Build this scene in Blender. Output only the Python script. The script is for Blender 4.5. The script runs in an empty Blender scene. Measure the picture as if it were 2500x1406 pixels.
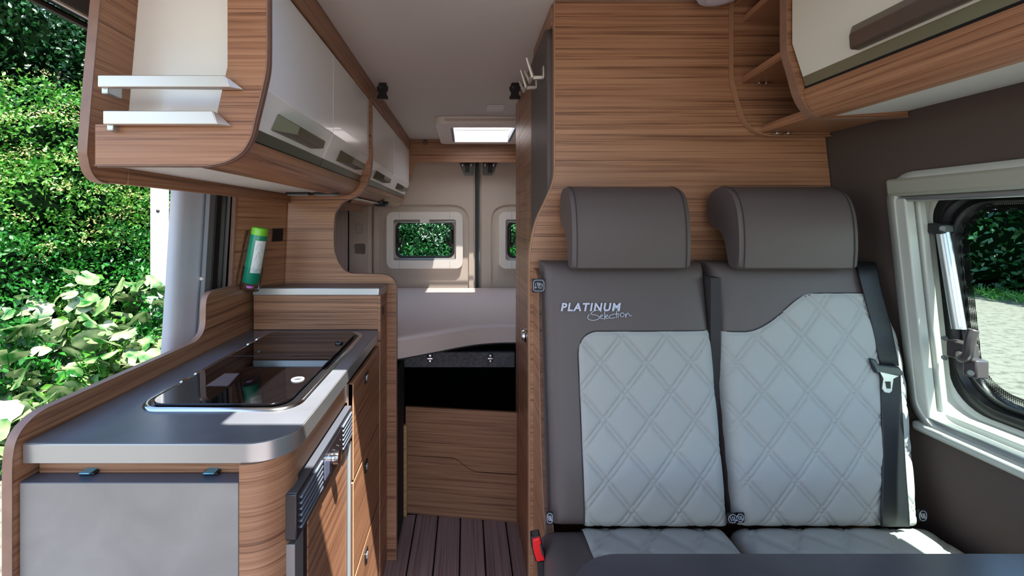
import bpy, bmesh, math, random
import numpy as np
from mathutils import Vector, Matrix
from mathutils.geometry import tessellate_polygon
random.seed(7)
rng = np.random.default_rng(7)
S = bpy.context.scene
C = S.collection
R = math.radians

# ------------------------------------------------------------------ camera
F = 1100.0; VX, VY, HC = 1137.0, 542.0, 1.35
cam_d = bpy.data.cameras.new('camera'); cam = bpy.data.objects.new('camera', cam_d); C.objects.link(cam)
cam.location = (0, 0, HC); cam.rotation_euler = (R(90), 0, 0)
cam_d.sensor_width = 36; cam_d.lens = F / 2500 * 36
cam_d.shift_x = (1250 - VX) / 2500; cam_d.shift_y = (VY - 703) / 2500
cam_d.clip_start = 0.02; cam_d.clip_end = 500
S.camera = cam
# ------------------------------------------------------------------ world, sun, exposure
w = bpy.data.worlds.new('sky'); S.world = w; w.use_nodes = True
nt = w.node_tree; bg = nt.nodes['Background']
sky = nt.nodes.new('ShaderNodeTexSky'); sky.sky_type = 'NISHITA'; sky.sun_disc = False
sky.sun_elevation = R(62); sky.sun_rotation = R(156); sky.air_density = 1.0; sky.dust_density = 0.8; sky.ozone_density = 1.0
nt.links.new(sky.outputs[0], bg.inputs[0]); bg.inputs[1].default_value = 0.58
sun_d = bpy.data.lights.new('sun', 'SUN'); sun = bpy.data.objects.new('sun', sun_d); C.objects.link(sun)
sun_dir = Vector((-0.20, 0.457, -1.0)).normalized()
sun.rotation_euler = sun_dir.to_track_quat('-Z', 'Y').to_euler()
sun.location = (3, -5, 12)
sun_d.energy = 20.0; sun_d.angle = R(0.6); sun_d.color = (1.0, 0.95, 0.88)
S.view_settings.view_transform = 'Standard'; S.view_settings.look = 'None'
S.view_settings.gamma = 1.0; S.view_settings.use_curve_mapping = False
S.view_settings.exposure = 0.22
S.cycles.use_denoising = True
S.cycles.max_bounces = 10; S.cycles.diffuse_bounces = 6; S.cycles.transparent_max_bounces = 16
S.cycles.sample_clamp_indirect = 6.0

# ------------------------------------------------------------------ helpers
def s2l(c):
    c = c / 255.0
    return c / 12.92 if c <= 0.04045 else ((c + 0.055) / 1.055) ** 2.4
def rgb(r, g, b): return (s2l(r), s2l(g), s2l(b), 1)
def P(px, py, Y): return ((px - VX) / F * Y, Y, HC - (py - VY) / F * Y)
def PX(pts, Y): return [((x - VX) / F * Y, HC - (y - VY) / F * Y) for x, y in pts]   # outline in an XZ plane at depth Y

class M:
    def __init__(s): s.v = []; s.f = []
    def raw(s, v, f):
        o = len(s.v); s.v += [tuple(p) for p in v]; s.f += [tuple(i + o for i in q) for q in f]; return s
    def box(s, x0, x1, y0, y1, z0, z1):
        v = [(x, y, z) for x in (x0, x1) for y in (y0, y1) for z in (z0, z1)]
        return s.raw(v, [(0,1,3,2),(4,6,7,5),(0,4,5,1),(2,3,7,6),(0,2,6,4),(1,5,7,3)])
    def plate(s, ax, outer, d0, d1, holes=()):
        def m(p, d):
            a, b = p
            return (d, a, b) if ax == 'X' else (a, d, b) if ax == 'Y' else (a, b, d)
        loops = [list(outer)] + [list(h) for h in holes]
        flat = [p for l in loops for p in l]
        n = len(flat)
        if len(loops) == 1 and False: pass
        tris = tessellate_polygon([[Vector((p[0], p[1], 0)) for p in l] for l in loops])
        v = [m(p, d0) for p in flat] + [m(p, d1) for p in flat]
        f = []
        for t in tris:
            f.append(tuple(t)); f.append(tuple(i + n for i in reversed(t)))
        o = 0
        for l in loops:
            k = len(l)
            for i in range(k):
                a, b = o + i, o + (i + 1) % k
                f.append((a, b, b + n, a + n))
            o += k
        return s.raw(v, f)
    def tube(s, pts, r, n=8, cap=True):
        pts = [Vector(p) for p in pts]; rr = r if hasattr(r, '__len__') else [r] * len(pts)
        v = []; up = None
        for i, p in enumerate(pts):
            t = (pts[min(i + 1, len(pts) - 1)] - pts[max(i - 1, 0)]).normalized()
            if up is None:
                up = Vector((0, 0, 1)) if abs(t.z) < .9 else Vector((1, 0, 0))
            a = t.cross(up).normalized(); b = a.cross(t).normalized(); up = b
            for k in range(n):
                q = 2 * math.pi * k / n
                v.append(p + (a * math.cos(q) + b * math.sin(q)) * rr[i])
        f = [(i*n+k, i*n+(k+1)%n, (i+1)*n+(k+1)%n, (i+1)*n+k) for i in range(len(pts)-1) for k in range(n)]
        if cap: f += [tuple(range(n))[::-1], tuple((len(pts)-1)*n + k for k in range(n))]
        return s.raw(v, f)
    def lathe(s, base, axis, prof, n=24):
        base = Vector(base); t = Vector(axis).normalized()
        up = Vector((0, 0, 1)) if abs(t.z) < .9 else Vector((1, 0, 0))
        a = t.cross(up).normalized(); b = a.cross(t)
        v = []
        for r, h in prof:
            for k in range(n):
                q = 2 * math.pi * k / n
                v.append(base + t * h + (a * math.cos(q) + b * math.sin(q)) * max(r, 1e-5))
        m = len(prof)
        f = [(i*n+k, i*n+(k+1)%n, (i+1)*n+(k+1)%n, (i+1)*n+k) for i in range(m-1) for k in range(n)]
        f += [tuple(range(n))[::-1], tuple((m-1)*n + k for k in range(n))]
        return s.raw(v, f)
    def loft(s, loops, close=True):
        n = len(loops[0]); v = [p for l in loops for p in l]
        f = [(i*n+k, i*n+(k+1)%n, (i+1)*n+(k+1)%n, (i+1)*n+k) for i in range(len(loops)-1) for k in range(n if close else n-1)]
        return s.raw(v, f)
    def grid(s, pts, nu, nv):
        return s.raw(pts, [(j*nu+i, j*nu+i+1, (j+1)*nu+i+1, (j+1)*nu+i) for j in range(nv-1) for i in range(nu-1)])
    def map(s, fn): s.v = [tuple(fn(p)) for p in s.v]; return s
    def build(s, name, mat, parent=None, bevel=0, seg=2, angle=35, smooth=True, solid=0, recalc=True, loc=None):
        o_loc = Vector((0, 0, 0))
        if parent is not None:
            q = parent
            while q is not None: o_loc += q.location; q = q.parent
        if loc is not None: o_loc = Vector(loc)
        me = bpy.data.meshes.new(name)
        me.from_pydata([(p[0]-o_loc.x, p[1]-o_loc.y, p[2]-o_loc.z) for p in s.v], [], s.f)
        if recalc:
            bm = bmesh.new(); bm.from_mesh(me); bmesh.ops.recalc_face_normals(bm, faces=bm.faces); bm.to_mesh(me); bm.free()
        if smooth:
            me.polygons.foreach_set('use_smooth', [True] * len(me.polygons))
            me.set_sharp_from_angle(angle=R(angle))
        me.materials.append(mat)
        o = bpy.data.objects.new(name, me); C.objects.link(o)
        if parent is not None: o.parent = parent
        if loc is not None: o.location = loc
        if solid:
            m = o.modifiers.new('s', 'SOLIDIFY'); m.thickness = solid; m.offset = 0
        if bevel:
            m = o.modifiers.new('b', 'BEVEL'); m.width = bevel; m.segments = seg; m.limit_method = 'ANGLE'; m.angle_limit = R(angle); m.harden_normals = False
        return o

def tag(o, label=None, cat=None, group=None, kind=None):
    if label: o['label'] = label
    if cat: o['category'] = cat
    if group: o['group'] = group
    if kind: o['kind'] = kind
    return o
def thing(name, loc, label, cat, group=None):
    o = bpy.data.objects.new(name, None); C.objects.link(o); o.location = loc; o.empty_display_size = .05
    return tag(o, label, cat, group)
def struct_root(name, loc, label=None):
    o = bpy.data.objects.new(name, None); C.objects.link(o); o.location = loc; o.empty_display_size = .05
    return tag(o, label, None, None, 'structure')
def boxo(name, x0, x1, y0, y1, z0, z1, mat, parent=None, bevel=.0015, **k):
    return M().box(x0, x1, y0, y1, z0, z1).build(name, mat, parent, bevel=bevel, **k)
def arc(cx, cy, r, a0, a1, n=6, r2=None):
    r2 = r2 or r
    return [(cx + r * math.cos(R(a0 + (a1-a0)*i/n)), cy + r2 * math.sin(R(a0 + (a1-a0)*i/n))) for i in range(n+1)]
def rrect(x0, x1, z0, z1, r, n=6):
    return arc(x1-r, z1-r, r, 0, 90, n) + arc(x0+r, z1-r, r, 90, 180, n) + arc(x0+r, z0+r, r, 180, 270, n) + arc(x1-r, z0+r, r, 270, 360, n)
def fillet(pts, rad, n=6):
    out = []; N = len(pts)
    for i, p in enumerate(pts):
        r = rad[i] if hasattr(rad, '__len__') else rad
        if r <= 0: out.append(tuple(p)); continue
        p = Vector(p); a = Vector(pts[i-1]) - p; b = Vector(pts[(i+1) % N]) - p
        la, lb = a.length, b.length; a.normalize(); b.normalize()
        ang = a.angle(b)
        if ang > 3.1: out.append(tuple(p)); continue
        d = min(r / math.tan(ang/2), la*.49, lb*.49)
        A, B = p + a*d, p + b*d
        for k in range(n+1):
            t = k / n
            out.append(tuple(A*(1-t)**2 + p*2*t*(1-t) + B*t*t))
    return out
def smoothline(pts, n=5):   # Catmull-Rom through an open list of 2-D / 3-D points
    pts = [Vector(p) for p in pts]; q = [pts[0]*2-pts[1]] + pts + [pts[-1]*2-pts[-2]]; out = []
    for i in range(1, len(q)-2):
        for k in range(n):
            t = k/n
            out.append(.5*((2*q[i]) + (-q[i-1]+q[i+1])*t + (2*q[i-1]-5*q[i]+4*q[i+1]-q[i+2])*t*t + (-q[i-1]+3*q[i]-3*q[i+1]+q[i+2])*t**3))
    return [tuple(p) for p in out] + [tuple(pts[-1])]

# ------------------------------------------------------------------ materials
def mat(name, col, rough=.5, metal=0, bump=0, bscale=200, spec=.5, coat=0, var=0, vscale=4, trans=0):
    m = bpy.data.materials.new(name); m.use_nodes = True; t = m.node_tree; b = t.nodes['Principled BSDF']
    b.inputs['Base Color'].default_value = col; b.inputs['Roughness'].default_value = rough
    b.inputs['Metallic'].default_value = metal; b.inputs['Specular IOR Level'].default_value = spec
    b.inputs['Coat Weight'].default_value = coat; b.inputs['Transmission Weight'].default_value = trans
    if bump or var:
        tc = t.nodes.new('ShaderNodeTexCoord')
    if bump:
        n = t.nodes.new('ShaderNodeTexNoise'); n.inputs['Scale'].default_value = bscale; n.inputs['Detail'].default_value = 4
        t.links.new(tc.outputs['Object'], n.inputs['Vector'])
        bp = t.nodes.new('ShaderNodeBump'); bp.inputs['Strength'].default_value = bump; bp.inputs['Distance'].default_value = .002
        t.links.new(n.outputs[0], bp.inputs['Height']); t.links.new(bp.outputs[0], b.inputs['Normal'])
    if var:
        n = t.nodes.new('ShaderNodeTexNoise'); n.inputs['Scale'].default_value = vscale; n.inputs['Detail'].default_value = 6
        n.inputs['Distortion'].default_value = .6
        t.links.new(tc.outputs['Object'], n.inputs['Vector'])
        r = t.nodes.new('ShaderNodeValToRGB'); r.color_ramp.elements[0].position = .3; r.color_ramp.elements[1].position = .72
        r.color_ramp.elements[0].color = [c*(1-var) for c in col[:3]] + [1]
        r.color_ramp.elements[1].color = [min(1, c*(1+var)) for c in col[:3]] + [1]
        t.links.new(n.outputs[0], r.inputs[0]); t.links.new(r.outputs[0], b.inputs['Base Color'])
    return m
def wood(name, dark, mid, light, zs=1.0, rough=.38, axis='Z'):
    m = bpy.data.materials.new(name); m.use_nodes = True; t = m.node_tree; b = t.nodes['Principled BSDF']
    geo = t.nodes.new('ShaderNodeNewGeometry')
    def noise(sc, scale, det, dist, rough=.5):
        mp = t.nodes.new('ShaderNodeMapping'); mp.inputs['Scale'].default_value = sc
        t.links.new(geo.outputs['Position'], mp.inputs[0])
        n = t.nodes.new('ShaderNodeTexNoise'); n.inputs['Scale'].default_value = scale; n.inputs['Detail'].default_value = det
        n.inputs['Distortion'].default_value = dist; n.inputs['Roughness'].default_value = rough
        t.links.new(mp.outputs[0], n.inputs[0]); return n
    sc = {'Z': (.45, .45, 34), 'X': (34, .45, .45)}[axis]
    a = noise(tuple(v*zs for v in sc), 3.2, 5, .55, .62)
    sc2 = {'Z': (1.6, 1.6, 210), 'X': (210, 1.6, 1.6)}[axis]
    c = noise(sc2, 2.0, 3, .1)
    mx = t.nodes.new('ShaderNodeMath'); mx.operation = 'MULTIPLY_ADD'
    t.links.new(c.outputs[0], mx.inputs[0]); mx.inputs[1].default_value = .6; t.links.new(a.outputs[0], mx.inputs[2])
    r = t.nodes.new('ShaderNodeValToRGB'); e = r.color_ramp.elements
    e[0].position = .60; e[0].color = dark; e[1].position = .98; e[1].color = light
    k = e.new(.74); k.color = mid
    t.links.new(mx.outputs[0], r.inputs[0]); t.links.new(r.outputs[0], b.inputs['Base Color'])
    bp = t.nodes.new('ShaderNodeBump'); bp.inputs['Strength'].default_value = .15; bp.inputs['Distance'].default_value = .001
    t.links.new(c.outputs[0], bp.inputs['Height']); t.links.new(bp.outputs[0], b.inputs['Normal'])
    b.inputs['Roughness'].default_value = rough; b.inputs['Specular IOR Level'].default_value = .35
    return m
def thin_glass(name, tint=(1,1,1,1), refl=.12):
    m = bpy.data.materials.new(name); m.use_nodes = True; t = m.node_tree; t.nodes.clear()
    o = t.nodes.new('ShaderNodeOutputMaterial'); tr = t.nodes.new('ShaderNodeBsdfTransparent'); gl = t.nodes.new('ShaderNodeBsdfGlossy')
    tr.inputs[0].default_value = tint; gl.inputs['Roughness'].default_value = .02; mx = t.nodes.new('ShaderNodeMixShader')
    lw = t.nodes.new('ShaderNodeLayerWeight'); lw.inputs[0].default_value = refl
    t.links.new(lw.outputs['Fresnel'], mx.inputs[0]); t.links.new(tr.outputs[0], mx.inputs[1]); t.links.new(gl.outputs[0], mx.inputs[2])
    t.links.new(mx.outputs[0], o.inputs[0]); return m
def leaf_mat(name, c1, c2, tr=.35, rough=.42, spec=.5):
    m = bpy.data.materials.new(name); m.use_nodes = True; t = m.node_tree; b = t.nodes['Principled BSDF']; o = t.nodes['Material Output']
    geo = t.nodes.new('ShaderNodeNewGeometry')
    mp = t.nodes.new('ShaderNodeMapping'); mp.inputs['Scale'].default_value = (1, 1, 1); t.links.new(geo.outputs['Position'], mp.inputs[0])
    n = t.nodes.new('ShaderNodeTexNoise'); n.inputs['Scale'].default_value = 7; t.links.new(mp.outputs[0], n.inputs[0])
    r = t.nodes.new('ShaderNodeValToRGB'); r.color_ramp.elements[0].position = .35; r.color_ramp.elements[1].position = .65
    r.color_ramp.elements[0].color = c1; r.color_ramp.elements[1].color = c2
    t.links.new(n.outputs[0], r.inputs[0]); t.links.new(r.outputs[0], b.inputs['Base Color'])
    b.inputs['Roughness'].default_value = rough; b.inputs['Specular IOR Level'].default_value = spec
    tl = t.nodes.new('ShaderNodeBsdfTranslucent'); t.links.new(r.outputs[0], tl.inputs[0])
    mx = t.nodes.new('ShaderNodeMixShader'); mx.inputs[0].default_value = tr
    t.links.new(b.outputs[0], mx.inputs[1]); t.links.new(tl.outputs[0], mx.inputs[2]); t.links.new(mx.outputs[0], o.inputs[0])
    return m

WD = wood('walnut', rgb(100, 67, 49), rgb(145, 102, 76), rgb(170, 126, 96))
WDF = wood('floor_oak', rgb(116, 97, 98), rgb(152, 132, 133), rgb(172, 152, 153), rough=.5, axis='X')
EDGE = mat('edge_band', rgb(136, 104, 88), .4, var=.12, vscale=30)
EDGE_L = mat('edge_band_light', rgb(164, 124, 96), .4)
PINE = wood('pine_batten', rgb(160, 120, 78), rgb(186, 148, 100), rgb(200, 165, 118))
WHITE = mat('white_lacquer', rgb(244, 245, 244), .22, coat=.3)
WHITE_M = mat('white_matt', rgb(216, 214, 210), .45, var=.04, vscale=9)
OLIVE = mat('satin_strip', rgb(112, 108, 98), .3, metal=.75)
SATIN = mat('satin_nickel', rgb(205, 200, 192), .4, metal=.7)
SLATE = mat('slate_laminate', rgb(94, 97, 103), .24, var=.13, vscale=7, bump=.04, bscale=60)  # slight blue tint stands for sky light on a neutral laminate
SLATE_L = mat('slate_laminate_light', rgb(136, 132, 128), .45, var=.13, vscale=8)
ALU = mat('brushed_aluminium', rgb(180, 183, 185), .3, metal=.8, bump=.05, bscale=400)
STEEL = mat('polished_steel', rgb(200, 203, 206), .16, metal=1)
CHROME = mat('chrome', rgb(225, 226, 228), .08, metal=1)
HOBGLASS = mat('black_glass', rgb(14, 12, 14), .03, spec=.5)
BROWNF = mat('brown_leatherette', rgb(86, 77, 76), .5, bump=.12, bscale=300, spec=.35)
GREYF = mat('grey_microfibre', rgb(158, 159, 157), .75, bump=.15, bscale=260, spec=.2)
DARKF = mat('dark_fabric', rgb(48, 44, 46), .8)  # dark cloth for seams, piping, plinth and undersides
WALLB = mat('wall_brown_fabric', rgb(84, 73, 68), .85, bump=.2, bscale=500, spec=.15)
CEIL = mat('ceiling_fabric', rgb(204, 197, 190), .9, bump=.1, bscale=500, spec=.1)
BEIGE = mat('beige_moulding', rgb(198, 184, 171), .45, bump=.08, bscale=350)
FRAMEW = mat('window_plastic', rgb(228, 222, 216), .4)
FRAMES = mat('side_window_plastic', rgb(184, 186, 178), .35)
RUBBER = mat('black_rubber', rgb(14, 15, 18), .4)
BLACK = mat('black_plastic', rgb(24, 24, 27), .35)
VOID = mat('void_shade', rgb(9, 9, 10), .9)  # black that stands for the shade in gaps and hollow spaces
BELT = mat('belt_webbing', rgb(24, 26, 30), .5, bump=.25, bscale=700)
BLUEP = mat('buckle_plastic', rgb(38, 46, 54), .3)
RED = mat('red_plastic', rgb(225, 15, 25), .3)
PAINT = mat('silver_paint', rgb(200, 210, 226), .25, coat=.3)
GREYR = mat('grey_rubber', rgb(120, 126, 134), .5)
MATT = mat('mattress_cover', rgb(206, 192, 190), .75, bump=.1, bscale=300)
MESHF = mat('mattress_mesh', rgb(196, 180, 172), .85, bump=.6, bscale=380)
CARPET = mat('grey_carpet', rgb(86, 84, 88), .95, var=.4, vscale=90, bump=.5, bscale=300)
CURT = mat('curtain_cloth', rgb(172, 158, 152), .8)
DKGREY = mat('dark_grey_metal', rgb(88, 92, 96), .35, metal=.6)
TAGM = mat('tag_cloth', rgb(18, 18, 22), .6)
THREAD = mat('light_thread', rgb(186, 190, 208), .6)
GLASS = thin_glass('clear_glass', (.84, .95, .92, 1), .02)
ACRYL = thin_glass('clear_acrylic', (.93, .96, .96, 1), .08)
GREEN = mat('green_plastic', rgb(20, 128, 96), .3, spec=.5)
LIME = mat('lime_plastic', rgb(120, 196, 50), .3)
PAPER = mat('label_paper', rgb(214, 216, 214), .5)
PINK = mat('pink_cap', rgb(210, 120, 190), .4)
OPAL = mat('hatch_opal', rgb(245, 242, 238), .3, trans=.0)
HANDLE_D = mat('bronze_handle', rgb(112, 100, 92), .3, metal=.6)

# hatch pane: milky translucent sheet
def opal():
    m = bpy.data.materials.new('milky_acrylic'); m.use_nodes = True; t = m.node_tree; t.nodes.clear()
    o = t.nodes.new('ShaderNodeOutputMaterial'); a = t.nodes.new('ShaderNodeBsdfTranslucent'); b = t.nodes.new('ShaderNodeBsdfTransparent')
    a.inputs[0].default_value = (.95, .95, .95, 1); mx = t.nodes.new('ShaderNodeMixShader'); mx.inputs[0].default_value = .5
    t.links.new(a.outputs[0], mx.inputs[1]); t.links.new(b.outputs[0], mx.inputs[2]); t.links.new(mx.outputs[0], o.inputs[0]); return m
OPAL = opal()

# ------------------------------------------------------------------ setting: van shell
CZ = 1.915
# ceiling with two roof hatch openings
HX0, HX1, HY0, HY1 = -.296, .12, .43, .79
rear_hatch = (-.13, .32, 2.46, 2.98)
M().plate('Z', [(-.90, -.9), (.93, -.9), (.93, 3.32), (-.90, 3.32)], CZ, CZ+.05,
          holes=[rrect(HX0, HX1, HY0, HY1, .03), rrect(*rear_hatch, .03)]).build('ceiling', CEIL, smooth=False)['kind'] = 'structure'
# floor of planks
fl = struct_root('floor', (0, 1, 0))
M().box(-.88, 1.06, -.9, 3.3, -.06, -.008).build('subfloor', VOID, fl)
pm = None
x = -.84
k = 0
while x < 1.0:
    # joints chosen so that five fall in the visible aisle
    M().box(x+.0025, x+.0995, -.9, 2.08, -.008, 0).build('plank', WDF, fl, bevel=.0015, seg=1)
    x += .102; k += 1
# right wall, leaning outwards towards the floor
def XW(z): return .918 + (1.57 - z) * .11
def rw(p): return (XW(p[2]) + p[0], p[1], p[2])
WY1, WZ0, WZ1 = .985, .912, 1.445
wall_out = [(-.9, -.02), (3.3, -.02), (3.3, CZ), (-.9, CZ)]
M().plate('X', wall_out, 0, .05, holes=[rrect(.12, WY1, WZ0, WZ1, .06)]).map(rw).build('wall_right', WALLB, smooth=False)['kind'] = 'structure'
# left wall behind the kitchen and over the sliding-door opening
LW = struct_root('wall_left', (-.88, 2.4, 0))
M().plate('X', [(1.62, -.02), (3.3, -.02), (3.3, CZ), (1.62, CZ)], -.90, -.87, holes=[rrect(2.15, 2.75, 1.05, 1.45, .05)]).build('side_lining', BEIGE, LW, smooth=False)
boxo('door_header', -.93, -.89, -.2, 1.62, 1.84, 1.93, mat('header_trim', rgb(58, 58, 60), .5), LW)
M().tube([(-.90, -.2, 1.838), (-.90, 1.6, 1.838)], .006).build('header_seal', ALU, LW)
M().tube([(-.935, -.2, 1.832), (-.935, 1.6, 1.832)], .009).build('header_rubber', RUBBER, LW)
boxo('front_lining', -.93, -.89, -.9, -.2, -.02, CZ, WALLB, LW)
# door pillar
pl = struct_root('trim_1', (-.9, 1.45, 0), 'silver painted sliding door pillar with grey and black rubber seals')
def sheet(chain, z0, z1, lean=.068, nz=8, bow=.02):
    m = M(); n = len(chain); pts = []
    for j in range(nz+1):
        z = z0 + (z1-z0)*j/nz
        off = lean*(z-1.2) - bow*((z-1.0)/.9)**2*0.6
        pts += [(x+off, y, z) for x, y in chain]
    return m.grid(pts, n, nz+1)
sheet([(-.932, 1.46), (-.934, 1.41), (-.926, 1.396), (-.916, 1.402), (-.908, 1.41), (-.903, 1.425), (-.898, 1.46), (-.892, 1.50), (-.886, 1.52)], 0, 1.84).build('painted_panel', PAINT, pl, solid=.004)
sheet([(-.888, 1.515), (-.880, 1.508), (-.872, 1.512), (-.872, 1.54), (-.874, 1.56)], 0, 1.84).build('grey_trim', GREYR, pl, solid=.004)
sheet([(-.880, 1.55), (-.870, 1.552), (-.866, 1.572), (-.872, 1.58), (-.860, 1.588), (-.866, 1.60), (-.852, 1.605), (-.850, 1.63)], 0, 1.84).build('door_seal', RUBBER, pl, solid=.006)
for z in (1.16, 1.6, .7):
    M().lathe((-.882+.068*(z-1.2), 1.512, z), (0, -1, 0), [(.007, 0), (.007, .003), (.004, .006)], 12).build('rivet', FRAMEW, pl)
# rear wall with doors
RY = 3.30
def XR(px): return (px - VX) / F * RY
def ZR(py): return HC - (py - VY) / F * RY
for dn, (x0, x1, wx0) in enumerate(((-.685, .070, -.577), (.104, .86, .240))):
    dr = struct_root('door_%d' % (dn+1), ((x0+x1)/2, RY, .5), ['left', 'right'][dn] + ' beige rear door with a small hinged window')
    wx1 = wx0 + .556
    hole = rrect(wx0+.02, wx1-.02, ZR(648), ZR(524), .05)
    M().plate('Y', rrect(x0, x1, .1, 1.86, .02), RY+.012, RY+.05, holes=[hole]).build('door_panel', BEIGE, dr)
    ring = fillet([(wx0-.055, .45), (wx1+.045, .45), (wx1+.045, ZR(500)), (wx0-.055, ZR(500))], [.1, .1, .13, .13], 8)
    M().plate('Y', rrect(x0+.012, x1-.012, .12, 1.85, .02), RY-.006, RY+.012, holes=[ring]).build('raised_moulding', BEIGE, dr, bevel=.008, seg=3)
    gx = x1-.012 if dn == 0 else x0+.012
    # latch plate
    sx = 1 if dn == 0 else -1
    cx = XR(1140) if dn == 0 else XR(1195)
    a = .058
    lp = fillet([(cx-a*(1.1 if sx > 0 else .9), ZR(392)), (cx+a*(.9 if sx > 0 else 1.1), ZR(392)), (cx+a*.9 if sx > 0 else cx+a*.35, ZR(428)), (cx-a*.35 if sx > 0 else cx-a*.9, ZR(428))], .015)
    l = M().plate('Y', lp, RY-.022, RY-.006).build('latch_plate', DKGREY, dr, bevel=.003)
    M().box(cx-.012, cx+.014, RY-.04, RY-.02, ZR(422), ZR(392)).build('latch_catch', BLACK, l, bevel=.003)
    for bx in (-.03, .03):
        M().lathe((cx+bx, RY-.02, ZR(403)), (0, -1, 0), [(.011, 0), (.011, .006), (.006, .009)], 12).build('bolt', STEEL, l)
    # window of the door
    wz0, wz1 = ZR(655), ZR(517)
    fr = M().plate('Y', rrect(wx0, wx1, wz0, wz1, .05), RY-.03, RY+.014, holes=[rrect(wx0+.05, wx1-.05, ZR(635), ZR(536), .018)])
    fro = fr.build('window_frame', FRAMEW, dr, bevel=.008, seg=3)
    for jx in (wx0+.095, wx1-.095):
        for zz in ((wz0+.003, ZR(636)-.002), (ZR(535)+.002, wz1-.003)):
            M().box(jx-.0008, jx+.0008, RY-.0308, RY-.028, *zz).build('joint_line', GREYR, fro)
    M().plate('Y', rrect(wx0+.045, wx1-.045, ZR(637), ZR(534), .02), RY-.004, RY+.02, holes=[rrect(wx0+.062, wx1-.062, ZR(630), ZR(541), .045)]).build('blind_frame', mat('blind_plastic', rgb(176, 164, 156), .4), fro, bevel=.002)
    M().plate('Y', rrect(wx0+.058, wx1-.058, ZR(632), ZR(540), .05), RY+.0, RY+.03, holes=[rrect(wx0+.080, wx1-.080, ZR(625), ZR(545.5), .045)]).build('rubber_seal', RUBBER, fro, bevel=.004)
    M().plate('Y', rrect(wx0+.068, wx1-.068, ZR(628), ZR(543), .03), RY+.03, RY+.034).build('glass', GLASS, fro)
    M().tube([(wx0+.05, RY-.012, ZR(541)), (wx1-.05, RY-.012, ZR(541))], .007).build('blind_bar', ALU, fro)
    M().tube([(wx0+.05, RY-.012, ZR(633)), (wx1-.05, RY-.012, ZR(633))], .008).build('blind_rail', ALU, fro)
    M().box((wx0+wx1)/2-.035, (wx0+wx1)/2+.035, RY-.03, RY-.008, ZR(545), ZR(535)).build('blind_grip', FRAMEW, fro, bevel=.004)
    for hs, hx in ((1, wx0+.082), (-1, wx1-.082)):
        h = M().tube([(hx, RY-.008, ZR(560)), (hx, RY-.008, ZR(595))], .012)
        h.box(hx-.014, hx+.022 if hs > 0 else hx+.014, RY-.014, RY+.006, ZR(604), ZR(590)) if hs > 0 else h.box(hx-.022, hx+.014, RY-.014, RY+.006, ZR(604), ZR(590))
        h.tube(smoothline([(hx, RY-.02, ZR(600)), (hx+.016*hs, RY-.025, ZR(598)), (hx+.03*hs, RY-.027, ZR(590)), (hx+.036*hs, RY-.028, ZR(576))]), .009)
        h.box(hx-.01, hx+.01, RY-.012, RY+.004, ZR(564), ZR(558))
        h.build('window_catch', BLACK, fro, bevel=.002)
sl = M().box(.071, .103, RY-.008, RY+.04, .3, 1.86).build('trim_2', RUBBER, bevel=.004); tag(sl, 'black rubber seal between the two rear doors', kind='structure')
for xx in (.099,):
    M().tube([(xx, RY-.01, .5), (xx, RY-.01, 1.84)], .004).build('seal_bead', GREYR, sl)
tag(M().box(-.705, -.686, RY-.03, RY+.03, .3, 1.86).build('trim_3', RUBBER, bevel=.004), 'black seal beside the rear left pillar', kind='structure')
tag(M().box(-.95, 1.1, RY+.055, RY+.075, 1.83, 2.0).build('wall_rear', BEIGE, bevel=0), kind='structure')
# rear corner pillar with slots
rp = struct_root('trim_4', (-.77, 3.16, .5), 'beige corner pillar with slots and a socket beside the rear door')
PY = 3.16
pz = lambda py: HC - (py-VY)/F*PY
pxx = lambda px: (px-VX)/F*PY
M().plate('Y', [(-.868, .5), (pxx(900), .5), (pxx(900), 1.86), (-.868, 1.86)], PY, PY+.12,
          holes=[rrect(pxx(864), pxx(891), pz(620), pz(595), .012)]).build('pillar_panel', BEIGE, rp, bevel=.003)
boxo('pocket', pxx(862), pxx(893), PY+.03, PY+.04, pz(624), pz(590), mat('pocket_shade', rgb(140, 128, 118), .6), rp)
M().plate('Y', rrect(pxx(868), pxx(892), pz(523), pz(515), .01), PY-.006, PY+.001).build('slot_rib', BEIGE, rp, bevel=.003)
M().plate('Y', rrect(pxx(862), pxx(892), pz(660), pz(650), .012), PY-.006, PY+.001).build('slot_rib', BEIGE, rp, bevel=.003)
sk = M().plate('Y', rrect(pxx(869), pxx(886), pz(570), pz(546), .01), PY-.008, PY+.001).build('socket_plate', ALU, rp, bevel=.002)
M().plate('Y', rrect(pxx(871), pxx(884), pz(568), pz(548), .008), PY-.010, PY-.007).build('socket_flap', BEIGE, sk, bevel=.001)
boxo('seal_strip', pxx(849), pxx(853), PY+.0, PY+.03, .5, 1.86, RUBBER, rp)
# curtain on the left wall
cu = []
NY = 60
for j in range(2):
    z = (.9, 1.62)[j]
    for i in range(NY):
        y = 2.45 + .62*i/(NY-1)
        cu.append((-.826 + .018*math.sin(i*.75) + (.004 if j else 0), y + .06, z))
tag(M().grid(cu, NY, 2).build('curtain', CURT, solid=.002, loc=(-.835, 2.76, .9)), 'beige pleated curtain hanging at the side behind the kitchen partition', 'curtain')

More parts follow.
